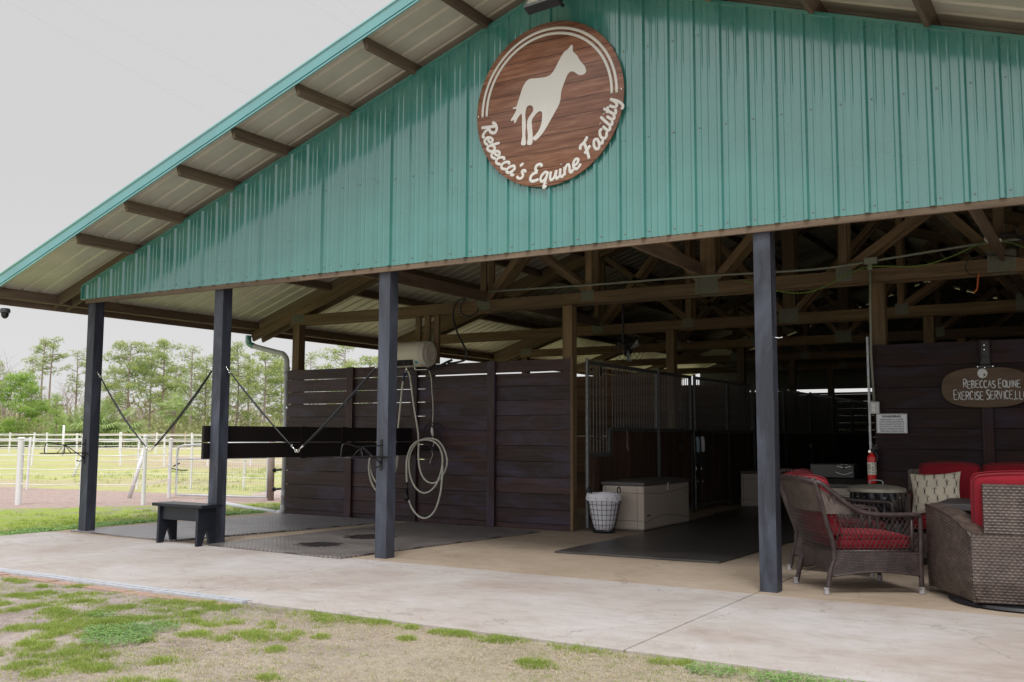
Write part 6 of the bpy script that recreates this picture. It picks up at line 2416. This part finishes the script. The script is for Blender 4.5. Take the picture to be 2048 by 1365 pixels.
# edge line of grass against the slab to the right
for k in range(150):
    x = rs.uniform(5.7, 13)
    addb(x, -2.455-abs(rs.normal())*.04, .03, 14, .015, .04)
grass_yard = tag(tri_soup('grass', np.concatenate(Vs), np.concatenate(Ts), 'grass'), kind='stuff')
# left lawn strip and pasture tufts
Vs, Ts = [], []
for k in range(900):
    x = -.38-abs(rs.normal())*1.1
    y = rs.uniform(-3, 9)
    if y > 3.2+.5*x and x < -2.6:
        continue
    addb(x, y, rs.uniform(.06, .16), 26, .02, .055, w=.003)
for k in range(500):
    x, y = rs.uniform(-16, -3.5), rs.uniform(7.3, 26)
    addb(x, y, rs.uniform(.1, .35), 16, .03, .12, w=.006)
tag(tri_soup('lawn_grass', np.concatenate(Vs), np.concatenate(Ts), 'grass'), kind='stuff')
# clover: little leaf discs
def clover(P, n, sz):
    V, T = [], []
    for (cx, cy, r, rz_) in P:
        m_ = int(n*r*r*60)+20
        a = rs.uniform(0, 2*PI, m_)
        rr = r*np.sqrt(rs.uniform(0, 1, m_))
        px, py = cx+rr*np.cos(a), cy+rr*np.sin(a)*rz_
        pz = GZ+rs.uniform(.008, .035, m_)
        for j in range(3):
            q = a*3+j*2.09
            tl = rs.uniform(-.4, .4, m_)*sz
            c = np.stack([px, py, pz], 1)
            e1 = np.stack([px+np.cos(q-.5)*sz, py+np.sin(q-.5)*sz, pz+tl], 1)
            e2 = np.stack([px+np.cos(q+.5)*sz, py+np.sin(q+.5)*sz, pz-tl], 1)
            V.append(np.stack([c, e1, e2], 1))
            T.append(np.clip(.5+rs.normal(size=m_)*.3, 0, 1))
    return np.concatenate(V), np.concatenate(T)
P = [(x, min(y, -2.6), r_*1.35, .8) for (x, y, r_) in CP]
V, T = clover(P, 190, .010)
V2, T2 = clover([(-.44-abs(rs.normal())*.20, rs.uniform(-1.2, 5.6), .16, 1) for k in range(170)], 22, .020)
tag(tri_soup('clover', np.concatenate([V, V2]), np.concatenate([T, T2]), 'clover'), kind='stuff')
# dry straw lying over the yard
Vs, Ts = [], []
def straw(n, x0, x1, y0, y1, ln=(.02, .07), w=.0012):
    px, py = rs.uniform(x0, x1, n), rs.uniform(y0, y1, n)
    dens = .5+.5*np.sin(px*2.3+py*1.7)*np.sin(py*3.1-px)
    keep = rs.uniform(0, 1, n) < (.35+.65*dens)*np.clip((px-4.2)/2.5, .12, 1)
    px, py = px[keep], py[keep]
    n = len(px)
    a = rs.uniform(0, 2*PI, n)
    l_ = rs.uniform(ln[0], ln[1], n)
    dz = rs.uniform(0, .012, n)
    dx, dy = np.cos(a)*l_, np.sin(a)*l_
    wx, wy = -np.sin(a)*w, np.cos(a)*w
    z0 = GZ+.003+rs.uniform(0, .006, n)
    A = np.stack([px-wx, py-wy, z0], 1)
    B = np.stack([px+wx, py+wy, z0], 1)
    C = np.stack([px+dx*.5+wx, py+dy*.5+wy, z0+dz], 1)
    D = np.stack([px+dx*.5-wx, py+dy*.5-wy, z0+dz], 1)
    E_ = np.stack([px+dx+wx*2, py+dy, z0+dz*.3], 1)
    T = rs.uniform(0, 1, n)
    Vs.append(np.concatenate([np.stack([A, B, C], 1), np.stack([A, C, D], 1), np.stack([D, C, E_], 1)]))
    Ts.append(np.concatenate([T, T, T]))
straw(230000, 2.5, 12.5, -6.3, -2.47, (.012, .05), .0010)
straw(60, 4, 10.5, -5, -2.6, (.12, .3), .0016)
GZk = GZ
GZ = .0015
straw(900, 3, 13, -2.4, -.2, (.006, .04), .0013)
straw(500, 4, 9, .1, 3.2, (.006, .03), .0013)
straw(700, 4.5, 13, -2.42, -2.15, (.008, .04), .0013)
GZ = GZk
tag(tri_soup('straw', np.concatenate(Vs), np.concatenate(Ts), 'straw'), kind='stuff')
